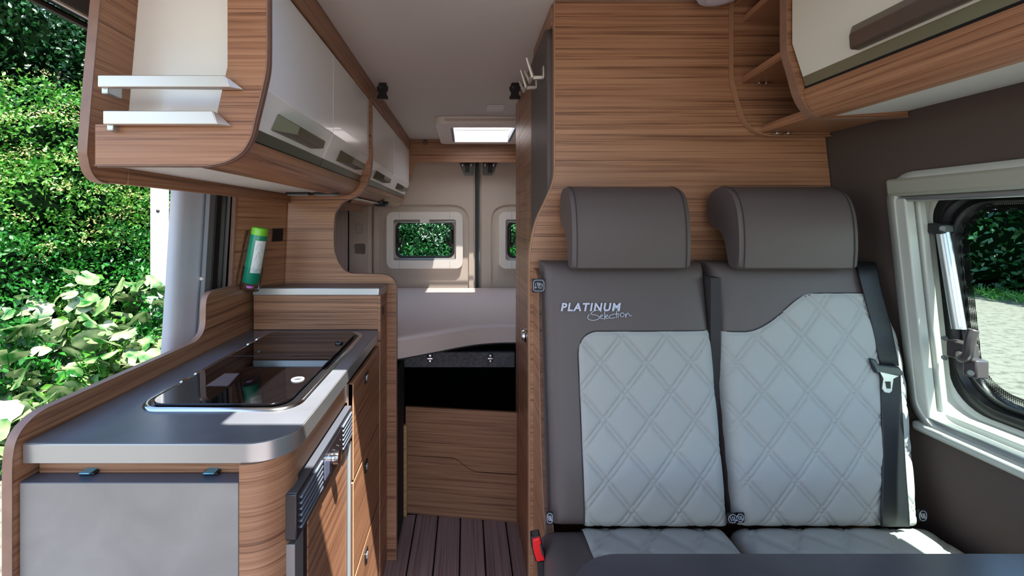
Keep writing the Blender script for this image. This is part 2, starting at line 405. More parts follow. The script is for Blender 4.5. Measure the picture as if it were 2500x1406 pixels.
# window in the right wall
wn = struct_root('window_1', (1.0, .6, 1.0), 'dinette side window with white frame, black seal, stay arm and latch')
def loop3(y0, y1, z0, z1, r, d, n=8): return [rw((d, a, b)) for a, b in rrect(y0, y1, z0, z1, r, n)]
M().loft([loop3(.11, .995, .902, 1.455, .066, -.006), loop3(.13, .978, .918, 1.438, .05, -.008), loop3(.14, .974, .935, 1.43, .055, .02),
          loop3(.15, .972, .945, 1.428, .06, .026), loop3(.16, .966, .95, 1.425, .065, .05), loop3(.165, .958, .962, 1.418, .07, .056)]).build('window_frame', FRAMES, wn, angle=25, solid=.003)
M().loft([loop3(.165, .960, .960, 1.420, .07, .054), loop3(.175, .950, .972, 1.410, .075, .058), loop3(.18, .944, .98, 1.402, .075, .052), loop3(.185, .938, .985, 1.398, .075, .062), loop3(.19, .93, .995, 1.39, .075, .058), loop3(.2, .924, 1.0, 1.384, .08, .070)]).build('rubber_seal', RUBBER, wn, solid=.002)
M().plate('X', rrect(.18, .95, .98, 1.41, .07, 8), .068, .072).map(rw).build('glass', GLASS, wn)
# dotted print along the pane's rim
def dots():
    m = bpy.data.materials.new('dot_print'); m.use_nodes = True; t = m.node_tree; t.nodes.clear()
    o = t.nodes.new('ShaderNodeOutputMaterial'); a = t.nodes.new('ShaderNodeBsdfTransparent'); b = t.nodes.new('ShaderNodeBsdfDiffuse'); b.inputs[0].default_value = (.01, .01, .01, 1)
    g = t.nodes.new('ShaderNodeNewGeometry'); v = t.nodes.new('ShaderNodeTexVoronoi'); v.inputs['Scale'].default_value = 330; v.inputs['Randomness'].default_value = 0
    t.links.new(g.outputs['Position'], v.inputs['Vector'])
    l = t.nodes.new('ShaderNodeMath'); l.operation = 'LESS_THAN'; l.inputs[1].default_value = .5; t.links.new(v.outputs['Distance'], l.inputs[0])
    mx = t.nodes.new('ShaderNodeMixShader'); t.links.new(l.outputs[0], mx.inputs[0]); t.links.new(a.outputs[0], mx.inputs[1]); t.links.new(b.outputs[0], mx.inputs[2]); t.links.new(mx.outputs[0], o.inputs[0]); return m
M().plate('X', rrect(.19, .935, .99, 1.395, .075, 8), .0665, .0672, holes=[rrect(.22, .908, 1.018, 1.37, .06, 8)]).map(rw).build('dotted_rim', dots(), wn)
# rails and cassette
M().box(-.012, .012, .12, .992, 1.405, 1.444).map(rw).build('blind_cassette', mat('cassette', rgb(176, 178, 164), .35, metal=.3), wn, bevel=.008, seg=3)
M().box(-.004, .016, .14, .98, 1.393, 1.405).map(rw).build('blind_bar', ALU, wn, bevel=.004)
M().box(-.006, .014, .955, .978, .93, 1.40).map(rw).build('side_rail', FRAMES, wn, bevel=.003)
M().box(.018, .034, .950, .974, .95, 1.40).map(rw).build('side_rail', FRAMES, wn, bevel=.003)
M().box(-.016, .008, .12, .99, .896, .918).map(rw).build('sill_rail', FRAMES, wn, bevel=.009, seg=3)
M().box(-.006, .014, .12, .985, .922, .936).map(rw).build('sill_rail', ALU, wn, bevel=.004, seg=3)
M().box(.02, .034, .12, .975, .938, .948).map(rw).build('sill_rail', FRAMES, wn, bevel=.003, seg=3)
# stay arm and latch
p0 = Vector(rw((.045, .935, 1.335))); p1 = Vector(rw((.025, .905, 1.135)))
st = M().tube([p0, p1], .011, 18).build('stay_arm', ALU, wn)
M().box(p0.x-.015, p0.x+.015, p0.y-.012, p0.y+.02, 1.325, 1.348).build('stay_bracket', BLACK, wn, bevel=.005)
M().lathe((p0.x-.012, p0.y-.01, 1.337), (-.5, -1, 0), [(.005, 0), (.005, .004)], 10).build('bolt', DKGREY, wn)
lt = M().box(.975+.01, 1.01, .885, .925, 1.075, 1.11)
lt.tube(smoothline([(.995, .905, 1.09), (.975, .885, 1.082), (.968, .868, 1.095), (.968, .864, 1.125), (.972, .862, 1.145)]), [.009]*5*4 + [.009])
lt.box(.975, 1.0, .86, .885, 1.05, 1.085)
lt.build('window_latch', mat('latch_plastic', rgb(66, 58, 60), .35), wn, bevel=.003)
for q in ((.982, .925, 1.112), (.982, .925, 1.072), (.972, .868, 1.06)):
    M().lathe(q, (-.6, -1, 0), [(.005, 0), (.005, .004)], 10).build('bolt', DKGREY, wn)

# ------------------------------------------------------------------ kitchen: cabinet
Y2 = 1.795     # front of the end partition
kit = thing('kitchen_cabinet', (-.56, 1.25, 0), 'walnut kitchen base cabinet with rounded corner, raised back block and upstand board', 'cabinet')
prof = [(.80, 0), (.80, .91)] + smoothline([(.801, .93), (.806, .955), (.819, .974), (.842, .987), (.867, .992)], 4) + \
       smoothline([(1.31, .992), (1.35, .994), (1.382, 1.012), (1.394, 1.04), (1.396, 1.09), (1.404, 1.115), (1.424, 1.127), (1.46, 1.129)], 4) + [(1.72, 1.124), (Y2-.002, 1.12), (Y2-.002, 0)]
sp = M().plate('X', prof, -.821, -.806).build('upstand_board', WD, kit, bevel=.002)
# lighter edge band running along the board's rim
def band(prof2, x0, x1, th, name, m, par, close=False):
    mm = M(); n = len(prof2); top = []
    for i, (y, z) in enumerate(prof2):
        a = Vector(prof2[max(i-1, 0)]); b = Vector(prof2[min(i+1, n-1)]); t = (b-a).normalized(); nrm = Vector((-t.y, t.x))
        top.append((y + nrm.x*th, z + nrm.y*th))
    mm.loft([[(x0, y, z) for y, z in prof2], [(x1, y, z) for y, z in prof2], [(x1, y, z) for y, z in top], [(x0, y, z) for y, z in top], [(x0, y, z) for y, z in prof2]], close=False)
    return mm.build(name, m, par)
band(prof[0:-2], -.8225, -.8045, .0012, 'edge_strip', EDGE, kit)
# rounded corner post
post = [(-.4085, .812)] + arc(-.405, .882, .070, -90, 0, 10) + [(-.335, .90), (-.4085, .90)]
M().plate('Z', post, 0.0, .9115).build('corner_post', WD, kit)
boxo('recess_panel', -.80, -.405, .845, .858, .0, .911, WD, kit)
boxo('top_rail', -.352, -.337, .90, 1.262, .842, .9115, WD, kit)
boxo('metal_trim', -.350, -.332, 1.258, 1.264, .845, .9115, ALU, kit)
M().box(-.80, -.36, .90, 1.26, .10, .84).build('carcass', VOID, kit, bevel=0)
boxo('plinth', -.80, -.345, .86, 1.645, .0, .055, DARKF, kit)
boxo('end_column', -.80, -.314, 1.65, Y2-.001, .0, .9115, WD, kit)
boxo('edge_strip', -.3145, -.3125, 1.647, 1.6515, .0, .9115, EDGE_L, kit, bevel=.0005)
boxo('raised_front', -.79, -.326, 1.677, 1.69, .9495, 1.078, WD, kit)
boxo('raised_side', -.326, -.3145, 1.665, Y2-.001, .9115, 1.078, WD, kit)
boxo('column_catch', -.3145, -.311, 1.70, 1.728, 1.0, 1.03, BLACK, kit)
# drawers
dz = [(.622, .896), (.342, .616), (.062, .336)]
for i, (z0, z1) in enumerate(dz):
    d = M().box(-.333, -.316, 1.268, 1.645, z0, z1).build('drawer', WD, kit, bevel=.003, seg=2)
    M().box(-.3335, -.3155, 1.268, 1.2695, z0+.003, z1-.003).build('edge_strip', EDGE_L, d)
    M().box(-.335, -.3145, 1.30, 1.30+.0, z0, z0).build('x', WD, d) if False else None
    h = M().plate('X', rrect(1.405, 1.445, z1-.052, z1-.022, .004), -.3165, -.3125).build('drawer_catch', BLACK, d, bevel=.001)
    M().box(-.318, -.309, 1.417, 1.433, z1-.046, z1-.03).build('catch_button', ALU, d, bevel=.002)
M().box(-.80, -.336, 1.268, 1.645, .06, .90).build('drawer_box', VOID, kit, bevel=0)

wt = thing('worktop', (-.56, 1.25, .93), 'slate grey kitchen worktop with aluminium edge and rounded front corner', 'worktop')
wout = [(-.8035, .817)] + [(-.402, .817)] + arc(-.402, .897, .080, -90, 0, 10)[1:] + [(-.322, 1.676), (-.8035, 1.676)]
M().plate('Z', wout, .912, .9470).build('aluminium_edge', ALU, wt, bevel=.003)
win = [(-.8035, .8185)] + [(-.402, .8185)] + arc(-.402, .897, .0785, -90, 0, 10)[1:] + [(-.3235, 1.6745), (-.8035, 1.6745)]
M().plate('Z', win, .9465, .9485).build('top_slab', SLATE, wt)
rt = thing('raised_shelf', (-.56, 1.73, 1.08), 'dark raised shelf with aluminium edge at the back of the worktop', 'shelf')
M().plate('Z', [(-.79, 1.670), (-.322, 1.670), (-.309, 1.683), (-.309, Y2-.001), (-.79, Y2-.001)], 1.0785, 1.1045).build('aluminium_edge', ALU, rt, bevel=.002)
M().plate('Z', [(-.79, 1.6715), (-.323, 1.6715), (-.3105, 1.684), (-.3105, Y2-.001), (-.79, Y2-.001)], 1.1045, 1.106).build('top_slab', mat('slate_dark', rgb(84, 80, 82), .3), rt)

# combined hob and sink with glass lids
hb = thing('hob_sink_unit', (-.54, 1.29, .949), 'built-in hob and sink under two black glass lids with steel rim', 'hob')
hx0, hx1, hy0, hy1 = -.712, -.362, .955, 1.632
def ringz(off, r, z): return [(a, b, z) for a, b in rrect(hx0+off, hx1-off, hy0+off, hy1-off, r, 8)]
M().loft([ringz(-.001, .056, .9487), ringz(.001, .055, .953), ringz(.006, .05, .9555), ringz(.011, .047, .953), ringz(.014, .045, .9495)]).build('steel_rim', STEEL, hb, angle=60)
M().plate('Z', rrect(hx0+.012, hx1-.012, hy0+.012, hy1-.012, .045, 8), .9487, .9495).build('steel_tray', BLACK, hb)
ym = 1.315
lid1 = [p for p in rrect(hx0+.020, hx1-.026, hy0+.017, hy1-.017, .042, 8)]
f_l = [(a, b) for a, b in lid1 if b < ym]; r_l = [(a, b) for a, b in lid1 if b > ym]
f_l = sorted([p for p in f_l if p[0] > -.54], key=lambda p: (p[1], p[0]))
def lid(y0, y1, near):
    a0, a1 = hx0+.020, hx1-.026; r = .042
    if near: return [(a1, y1)] + [(a0, y1)] + arc(a0+r, y0+r, r, 180, 270, 8) + arc(a1-r, y0+r, r, 270, 360, 8)
    return arc(a1-r, y1-r, r, 0, 90, 8) + arc(a0+r, y1-r, r, 90, 180, 8) + [(a0, y0), (a1, y0)]
l1 = M().plate('Z', lid(hy0+.017, ym-.003, True), .9535, .9585).build('sink_lid', HOBGLASS, hb, bevel=.0012)
l2 = M().plate('Z', lid(ym+.003, hy1-.017, False), .9535, .9585).build('hob_lid', HOBGLASS, hb, bevel=.0012)
def ringlathe(c, r0, r1, h, m, par, name):
    def rg(r, z): return [(c[0]+r*math.cos(2*math.pi*k/28), c[1]+r*math.sin(2*math.pi*k/28), c[2]+z) for k in range(28)]
    M().loft([rg(r0, 0), rg(r1, 0), rg(r1, h*.7), rg(r1-.001, h), rg(r0+.001, h), rg(r0, h*.7), rg(r0, 0)]).build(name, m, par)
def XYZ(px, py, Z):
    s = (py - VY) / (HC - Z); return ((px-VX)/s, F/s, Z)
c = XYZ(727, 927, .9585); ringlathe(c, .0095, .016, .003, mat('lid_ring_white', rgb(150, 155, 160), .4), l1, 'finger_ring')
c = XYZ(828, 838, .9585); ringlathe(c, .007, .013, .005, BLACK, l2, 'finger_ring')
# hinges on the wall side
for py_ in (1.117, 1.175, 1.455, 1.515):
    M().tube([(hx0+.013, py_-.010, .957), (hx0+.013, py_+.010, .957)], .0038).build('lid_hinge', CHROME, hb)
for q in ((610, 835), (628, 858)):
    c = XYZ(q[0]+5, q[1], .9586); M().lathe(c, (0, 0, 1), [(.006, 0), (.006, .002), (.003, .003)], 12).build('lid_screw', DKGREY, l2)
# safety sticker on the sink lid with faint lines of print
a = [XYZ(500, 943, .9588), XYZ(556, 943, .9588), XYZ(585, 911, .9588), XYZ(549, 911, .9588)]
stk = M().raw(a, [(0, 1, 2, 3)]).build('warning_sticker', mat('sticker', rgb(92, 80, 80), .4), l1)
a0, a1, a2, a3 = [Vector(q) for q in a]
lm = mat('sticker_print', rgb(130, 118, 118), .4)
mm = M()
for i in range(7):
    t0 = .1 + i*.12; t1 = t0+.05
    mm.raw([a0.lerp(a3, t0).lerp(a1.lerp(a2, t0), .05)+Vector((0,0,.0003)), a0.lerp(a3, t0).lerp(a1.lerp(a2, t0), .95)+Vector((0,0,.0003)), a0.lerp(a3, t1).lerp(a1.lerp(a2, t1), .95)+Vector((0,0,.0003)), a0.lerp(a3, t1).lerp(a1.lerp(a2, t1), .05)+Vector((0,0,.0003))], [(0, 1, 2, 3)])
mm.build('sticker_lines', lm, stk)

# folding leaf at the kitchen's near end
fo = thing('folding_leaf', (-.57, .785, .5), 'grey slate-look folding worktop leaf hanging at the kitchen end', 'folding leaf')
boxo('leaf_panel', -.8035, -.4095, .811, .840, .25, .880, SLATE_L, fo, bevel=.0015)
boxo('leaf_top_edge', -.8035, -.4095, .8105, .8405, .880, .8815, mat('leaf_edge', rgb(80, 86, 98), .3), fo, bevel=.0005)
for px_ in (222, 520):
    x_ = (px_-VX)/F*.842
    b = boxo('hinge_bracket', x_-.014, x_+.014, .832, .846, .882, .887, BLACK, fo)
    boxo('bracket_clip', x_-.010, x_+.010, .826, .846, .887, .8895, mat('clip_metal', rgb(120, 190, 215), .25, metal=.6), fo)


# fridge
fr = thing('fridge', (-.56, 1.06, .06), 'built-in fridge with walnut door and black vented control panel', 'fridge')
BX = -.319
fd = boxo('fridge_door', -.345, -.327, .936, 1.240, .06, .742, WD, fr, bevel=.001)
boxo('door_trim', -.345, -.324, .855, .900, .06, .738, mat('trim_grey', rgb(128, 128, 128), .35, metal=.4), fr)
boxo('door_gasket', -.345, -.329, .900, .934, .06, .738, BLACK, fr)
boxo('door_gasket', -.345, -.327, 1.241, 1.246, .06, .738, BLACK, fr)
boxo('door_trim', -.345, -.320, 1.247, 1.264, .06, .738, mat('trim_blue', rgb(150, 160, 164), .3, metal=.5), fr)
bz = M().box(-.348, BX, .853, 1.264, .745, .835).build('control_panel', mat('fascia_black', rgb(30, 31, 36), .3), fr, bevel=.004, seg=3)
boxo('panel_top', -.347, BX-.001, .855, 1.262, .8345, .836, mat('fascia_top', rgb(74, 78, 86), .35), bz, bevel=.0005)
SLAT = mat('vent_slat', rgb(120, 130, 145), .3, metal=.3)
for (y0, y1) in ((.868, 1.0), (1.165, 1.255)):
    for i in range(6):
        z = .760 + i*.0115
        M().box(BX-.001, BX+.004, y0, y1, z, z+.005).build('vent_slat', SLAT, bz, bevel=.001, seg=1)
M().plate('X', rrect(1.005, 1.16, .757, .823, .003), BX, BX+.002).build('display_panel', mat('display_gloss', rgb(34, 32, 38), .12), bz)
M().plate('X', rrect(1.012, 1.047, .768, .812, .002), BX+.002, BX+.0028).build('display_screen', mat('screen_glass', rgb(96, 104, 128), .15), bz)
M().lathe((BX+.002, 1.075, .79), (1, 0, 0), [(.017, 0), (.016, .016), (.013, .018), (.001, .019)], 28).build('control_knob', CHROME, bz)
for i in range(3):
    M().lathe((BX+.002, 1.11+.014*i, .80-.008*(i % 2)), (1, 0, 0), [(.0018, 0), (.0018, .0006)], 8).build('indicator', SLAT, bz)

# end partition behind the kitchen (floor to ceiling, with a window cut-out)
low = PX([(690, 1361), (967, 1361), (967, 705)], Y2)
cut = smoothline(PX([(967, 705), (962, 686), (945, 673), (915, 670), (880, 669), (852, 667), (832, 652), (817, 620), (814, 590), (814, 555), (818, 520), (832, 497), (850, 487), (870, 479), (888, 462), (899, 438), (905, 405), (907, 375)], Y2), 3)
ptop = [(PX([(906, 300)], Y2)[0][0], PX([(906, 300)], Y2)[0][1]), (PX([(904, 300)], Y2)[0][0], CZ-.001)]
bottom_r = ((967-VX)/F*Y2, 0.001)
poly = [(-.86, .001), bottom_r] + cut + ptop + [(-.86, CZ-.001)]
pt = thing('partition_board', (-.55, Y2, 0), 'tall walnut partition board with a curved cut-out at the kitchen end', 'partition')
M().plate('Y', poly, Y2, Y2+.022).build('board', WD, pt, bevel=.0015)
# lighter band on the cut edge
def bandXZ(line, y0, y1, th, name, m, par):
    mm = M(); n = len(line); top = []
    for i, (x_, z_) in enumerate(line):
        a = Vector(line[max(i-1, 0)]); b = Vector(line[min(i+1, n-1)]); t = (b-a).normalized(); nr = Vector((t.y, -t.x))
        top.append((x_+nr.x*th, z_+nr.y*th))
    mm.loft([[(x_, y0, z_) for x_, z_ in line], [(x_, y1, z_) for x_, z_ in line], [(x_, y1, z_) for x_, z_ in top], [(x_, y0, z_) for x_, z_ in top], [(x_, y0, z_) for x_, z_ in line]], close=False)
    return mm.build(name, m, par)
bandXZ([bottom_r] + cut + ptop, Y2-.002, Y2+.024, .0022, 'edge_strip', EDGE, pt)

# slanted side board beside the sliding door
sb = thing('side_board', (-.79, 1.7, 1.1), 'walnut side board beside the sliding door, with round hole and black socket', 'board')
def sbm(p):   # local: x along board, y thickness, z up
    t = p[0]; zl = .05*(p[2]-1.1)
    return (-.838 + zl + (.106 - zl*.2)*t + p[1]*.85, 1.60 + .193*t - p[1]*.5, p[2])
M().box(0, 1, 0, .012, 1.10, 1.47).map(sbm).build('board', WD, sb, bevel=.001)
M().box(-.03, 0.012, -.004, .014, 1.085, 1.47).map(sbm).build('edge_strip', EDGE, sb, bevel=.001)
q = P(668, 535, 1.745); M().lathe((q[0]+.006, q[1], q[2]), (.88, -.48, 0), [(.010, 0), (.010, .002), (.007, .002), (.007, 0)], 16).build('cable_hole', BLACK, sb)
M().box(.70, .93, .012, .016, 1.275, 1.325).map(sbm).build('socket_plate', BLACK, sb, bevel=.001)
# green bottle in a clear holder
bt = thing('bottle', (-.775, 1.60, 1.11), 'green bottle with lime cap and white label upright on the side board', 'bottle')
b0 = Vector(P(612, 690, 1.585)); b1 = Vector(P(636, 556, 1.585)); ax = (b1-b0).normalized(); L = (b1-b0).length
rB = .0285
M().lathe(b0, ax, [(rB*.9, .0), (rB, .006), (rB, L*.86), (rB*.985, L*.87)], 28).build('bottle_body', GREEN, bt)
M().lathe(b0+ax*L*.865, ax, [(rB*.97, 0), (rB*.97, L*.10), (rB*.9, L*.13), (rB*.5, L*.145)], 28).build('bottle_cap', LIME, bt)
# label: curved patch
side = Vector((1, 0, 0)) - ax*ax.x; side.normalize(); fw = side.cross(ax)
if fw.y > 0: fw = -fw
lab = []
for j in range(2):
    for i in range(9):
        a_ = R(8 + 76*i/8)
        lab.append(b0 + ax*(L*(.2, .78)[j]) + (side*math.sin(a_) + fw*math.cos(a_))*(rB+.0008))
lb = M().grid(lab, 9, 2).build('label', PAPER, bt)
lc = M()
for c0 in (.3, .5, .65):
    pts = []
    for i in range(8):
        a_ = R(18 + 55*i/7*(1 if c0 != .5 else .7)); pts.append(b0 + ax*L*(c0 + .08*math.sin(i*.8+c0*9)) + (side*math.sin(a_) + fw*math.cos(a_))*(rB+.0012))
    lc.tube(pts, .0004, 5)
lc.build('label_drawing', GREYR, lb)
hd = thing('bottle_holder', (-.79, 1.62, 1.1), 'clear acrylic holder around the green bottle', 'holder')
M().lathe(b0-ax*.004, ax, [(rB+.001, -.022), (rB+.0035, -.018), (rB+.0035, .06), (rB+.0015, .06), (rB+.0015, -.016)], 28).build('holder_cup', ACRYL, hd)
hb0 = b0 - side*(rB+.012); hb1 = b1 - side*(rB+.008) - ax*.015
nn = fw*.012
M().raw([hb0-nn-ax*.02, hb0+nn*2-ax*.02, hb1+nn*2, hb1-nn], [(0, 1, 2, 3)]).build('holder_back', ACRYL, hd, solid=.004)
M().lathe(b0-ax*.018, ax, [(.012, 0), (.012, .008)], 16).build('pump_cap', PINK, hd)

# ------------------------------------------------------------------ overhead cabinets, left
def overhead(name, y0, y1, split, label, near):
    t = thing(name, (-.54, (y0+y1)/2, 1.45), label, 'cabinet', None)
    # profile of the front (X,Z)
    dprof = [(-.385, 1.838), (-.385, 1.607), (-.424, 1.517), (-.441, 1.524), (-.403, 1.612), (-.403, 1.838)]
    strip = [(-.4165, 1.534), (-.4255, 1.512), (-.4275, 1.513), (-.4185, 1.536)]
    ys = [y0+.002, split-.001, y1-.001]
    for a, b in ((ys[0], split-.0015), (split+.0015, ys[2])):
        d = M().plate('Y', dprof, a, b).build('door', WHITE, t, bevel=.001, angle=12)
        M().plate('Y', [(x_+.0012, z_) for x_, z_ in strip], a, b).build('lower_strip', OLIVE, d)
        # handle: metal wedge with mitred ends
        cy = (a+b)/2; hl = .125
        n = Vector((.917, 0, -.398)); u = Vector((-.398, 0, -.917))   # outward normal, down the slanted face
        base = Vector((-.402, cy, 1.568))
        def pt_(yy, dn, out): return base + Vector((0, yy, 0)) + u*dn + n*out*1.2
        v = [pt_(-hl, -.012, .001), pt_(hl*.95, -.012, .001), pt_(hl*.95, .026, .001), pt_(-hl, .026, .001),
             pt_(-hl*.62, -.008, .030), pt_(hl*.82, -.008, .030), pt_(hl*.82, .012, .032), pt_(-hl*.62, .012, .032)]
        M().raw(v, [(0,3,2,1), (4,5,6,7), (0,1,5,4), (1,2,6,5), (2,3,7,6), (3,0,4,7)]).build('handle', mat('bar_metal', rgb(128, 124, 108), .35, metal=.7) if 'bar_metal' not in bpy.data.materials else bpy.data.materials['bar_metal'], d, bevel=.0015)
    boxo('top_rail', -.405, -.378, y0, y1, 1.841, CZ-.001, WD, t)
    boxo('shadow_gap', -.402, -.388, y0, y1, 1.836, 1.843, VOID, t, bevel=0)
    vp = [(-.419, 1.5085), (-.422, 1.499), (-.436, 1.476), (-.462, 1.459), (-.497, 1.452), (-.497, 1.466), (-.47, 1.47), (-.45, 1.484), (-.435, 1.506)]
    M().plate('Y', vp, y0, y1).build('lower_front', WD, t)
    boxo('shadow_gap', -.434, -.424, y0, y1, 1.505, 1.518, VOID, t, bevel=0)
    boxo('underside', -.69, -.494, y0+.01, y1, 1.459, 1.466, WHITE_M if near else WD, t)
    return t
oc = overhead('overhead_cabinet', .84, Y2-.002, 1.31, 'near overhead cabinet over the kitchen, white doors and open rack at its end', True)
boxo('back_board', -.713, -.698, .932, Y2-.002, 1.427, CZ-.002, WD, oc)
# near end: curved front board with a cut-out niche and two rails
ey = .82
outl = [(-.675, 1.4545)] + smoothline([(-.47, 1.4545), (-.437, 1.461), (-.409, 1.478), (-.393, 1.504), (-.384, 1.54), (-.372, 1.59), (-.364, 1.63), (-.3625, 1.67)], 4) + [(-.3625, CZ-.002), (-.434, CZ-.002)] + PX([(555, 160), (530, 272), (528, 303)], ey) + [(-.675, PX([(528, 303)], ey)[0][1])]
M().plate('Y', outl, ey, ey+.016).build('end_board', WD, oc, bevel=.0015)
ol = smoothline([(-.47, 1.4545), (-.437, 1.461), (-.409, 1.478), (-.393, 1.504), (-.384, 1.54), (-.372, 1.59), (-.364, 1.63), (-.3625, 1.67)], 4) + [(-.3625, CZ-.002)]
bandXZ([(-.675, 1.4545)] + ol, ey-.001, ey+.006, .002, 'edge_strip', EDGE, oc)
bandXZ([(-.675, 1.4545)] + ol, ey+.006, ey+.013, .004, 'edge_strip', mat('edge_dark', rgb(112, 82, 70), .4), oc)
bandXZ([(-.675, 1.4545)] + ol, ey+.013, ey+.020, .002, 'edge_strip', EDGE, oc)
M().plate('Y', [(-.69, 1.475), (-.455, 1.475), (-.455, CZ-.002), (-.69, CZ-.002)], .918, .93).build('niche_back', WHITE, oc)
# leaning left cheek
ck = [(.838, 1.47), (.846, 1.445), (.865, 1.430), (.89, 1.427), (.935, 1.427), (.935, CZ-.002), (.836, CZ-.002), (.834, 1.50)]
def ckm(p): return (p[0] + (p[2]-1.45)*.085, p[1]-.008, p[2])
M().plate('X', ck[::-1], -.712, -.697).map(ckm).build('side_cheek', WD, oc, bevel=.0015)
lf = smoothline([(.836, 1.913), (.834, 1.70), (.834, 1.50), (.838, 1.468), (.848, 1.444), (.866, 1.430), (.89, 1.4262)], 4)
band([p for p in lf[::-1]], -.7135, -.6955, .002, 'edge_strip', EDGE, oc).modifiers.clear()
o_ = [o for o in oc.children if o.name.startswith('edge_strip')][-1]
for v in o_.data.vertices:
    zz = v.co.z + oc.location.z; v.co.x += (zz-1.45)*.085; v.co.y -= .008
for (xa, ya, yb, xb) in ((230, 183, 212, 597), (243, 270, 303, 568)):
    yr = .798
    A = PX([(xa+8, ya), (xa+8, yb)], yr); B = PX([(xb-50, ya), (xb-38, yb)], yr)
    tip = P(xb, (yb+1), .818); x0 = A[0][0]; z1 = A[0][1]; z0 = A[1][1]; x1 = B[0][0]; x1b = B[1][0]
    rl = M()
    rl.raw([(x0, yr, z0), (x1b, yr, z0), (x1, yr, z1), (x0, yr, z1), (tip[0], .8185, z0), (tip[0]-.006, .8185, z0+.004), (x0, yr+.014, z1), (x1, yr+.02, z1), (x0, yr+.012, z0), (x1b, yr+.0205, z0)],
           [(0,1,2,3), (1,4,5,2), (3,2,7,6), (2,5,7), (0,3,6,8), (0,8,9,1), (1,9,4), (8,6,7,9), (4,9,7,5)])
    r_ = rl.build('rack_rail', SATIN, oc, bevel=.0015)
    M().box(x0, x0+.012, yr+.008, .84, z0-.01, z0+.012).build('rail_bracket', ALU, r_, bevel=.002)
# spot lamps under the cabinet
for a_, b_ in ((.0, .085), (.10, .185)):
    yy = 1.655; xx = -.655
    l = thing('under_cabinet_lamp', (xx+.045+a_, yy, 1.45), 'flat black lamp under the near overhead cabinet, ' + ('beside the side board' if a_ == 0 else 'beside the cut-out in the partition'), 'lamp', 'lamps under the near overhead cabinet')
    boxo('lamp_body', xx+a_, xx+b_, yy-.02, yy+.03, 1.450, 1.459, BLACK, l, bevel=.002)
    boxo('lamp_lens', xx+a_+.006, xx+b_-.006, yy-.016, yy+.024, 1.447, 1.4505, mat('lens_grey', rgb(150, 156, 164), .3), l)
oc2 = overhead('overhead_cabinet', Y2+.024, 3.068, 2.42, 'far overhead cabinet over the bed with two small white doors', False)
boxo('back_board', -.713, -.698, Y2+.024, 3.068, 1.42, CZ-.002, WD, oc2)
boxo('mirror_strip', -.490, -.462, 1.90, 2.5, 1.4475, 1.4525, mat('pale_plastic', rgb(206, 208, 186), .3), oc2)
s2 = thing('under_cabinet_lamp', (-.59, 3.0, 1.45), 'black round lamp under the far overhead cabinet', 'lamp')
sp_ = P(937, 472, 2.35)
M().lathe((-.46, 2.45, 1.452), (0, 0, -1), [(.04, -.01), (.042, .006), (.034, .016), (.02, .020)], 20).build('lamp_head', BLACK, s2)
s3 = thing('under_cabinet_hook', (-.55, 2.0, 1.45), 'small black hook under the far overhead cabinet by the partition', 'hook')
M().tube(smoothline([(-.51, 1.93, 1.461), (-.51, 1.93, 1.445), (-.50, 1.925, 1.438), (-.49, 1.92, 1.443)]), .005).build('hook', BLACK, s3)

# arch board above the bed
AY = 3.075
arch_in = smoothline(PX([(1262, 395), (1120, 395), (1030, 395), (1014, 400), (1006, 415), (1000, 442), (993, 460), (980, 475), (960, 482), (930, 483), (867, 483)], AY), 4)
ap = [((867-VX)/F*AY, CZ-.002), ((1262-VX)/F*AY+.1, CZ-.002), ((1262-VX)/F*AY+.1, arch_in[0][1])] + arch_in
ar = thing('arch_board', (-.2, AY, 1.8), 'walnut arch board across the van in front of the rear doors', 'board')
M().plate('Y', ap, AY, AY+.018).build('board', WD, ar, bevel=.001)
bandXZ(arch_in[::-1][::-1], AY-.001, AY+.019, -.002, 'edge_strip', EDGE_L, ar)
for px_ in (1038, 1175):
    q = P(px_, 347, AY); M().lathe(q, (0, -1, 0), [(.018, 0), (.018, .002), (.015, .003)], 18).build('screw_cap', mat('cap_brown', rgb(98, 62, 48), .4), ar)

# ceiling items
for nm, px_, lb_ in (('track_bracket', 934, 'black bracket on the ceiling beside the left overhead cabinets'), ('track_bracket', 1257, 'black bracket on the ceiling beside the tall washroom wall')):
    bx = (px_-VX)/F*1.83; b = thing(nm, (bx, 1.83, CZ), lb_, 'bracket')
    o = [(-.022, -.066), (.022, -.066), (.022, -.056), (.016, -.048), (.016, -.036), (.022, -.03), (.022, -.016), (.016, -.014), (.016, -.001), (-.014, -.001), (-.014, -.012), (-.022, -.016), (-.022, -.03), (-.016, -.036), (-.016, -.048), (-.022, -.056)]
    M().plate('Y', [(bx+x_, CZ+z_) for x_, z_ in o], 1.825, 1.837).build('bracket_plate', BLACK, b, bevel=.001)
    boxo('clamp', bx-.015, bx+.015, 1.837, 1.865, CZ-.03, CZ-.002, BLACK, b)
    M().lathe((bx-.008, 1.825, CZ-.02), (0, -1, 0), [(.005, 0), (.005, .004)], 10).build('bolt', DKGREY, b)
q = P(1210, 262, 2.22)
b = thing('ceiling_vent_cover', (.147, 2.2, CZ), 'small square white cover on the ceiling before the rear hatch', 'cover')
boxo('cover_plate', .105, .19, 2.17, 2.28, CZ-.006, CZ-.0005, WHITE_M, b, bevel=.002)
boxo('cover_inset', .115, .18, 2.18, 2.27, CZ-.008, CZ-.006, WHITE_M, b, bevel=.001)
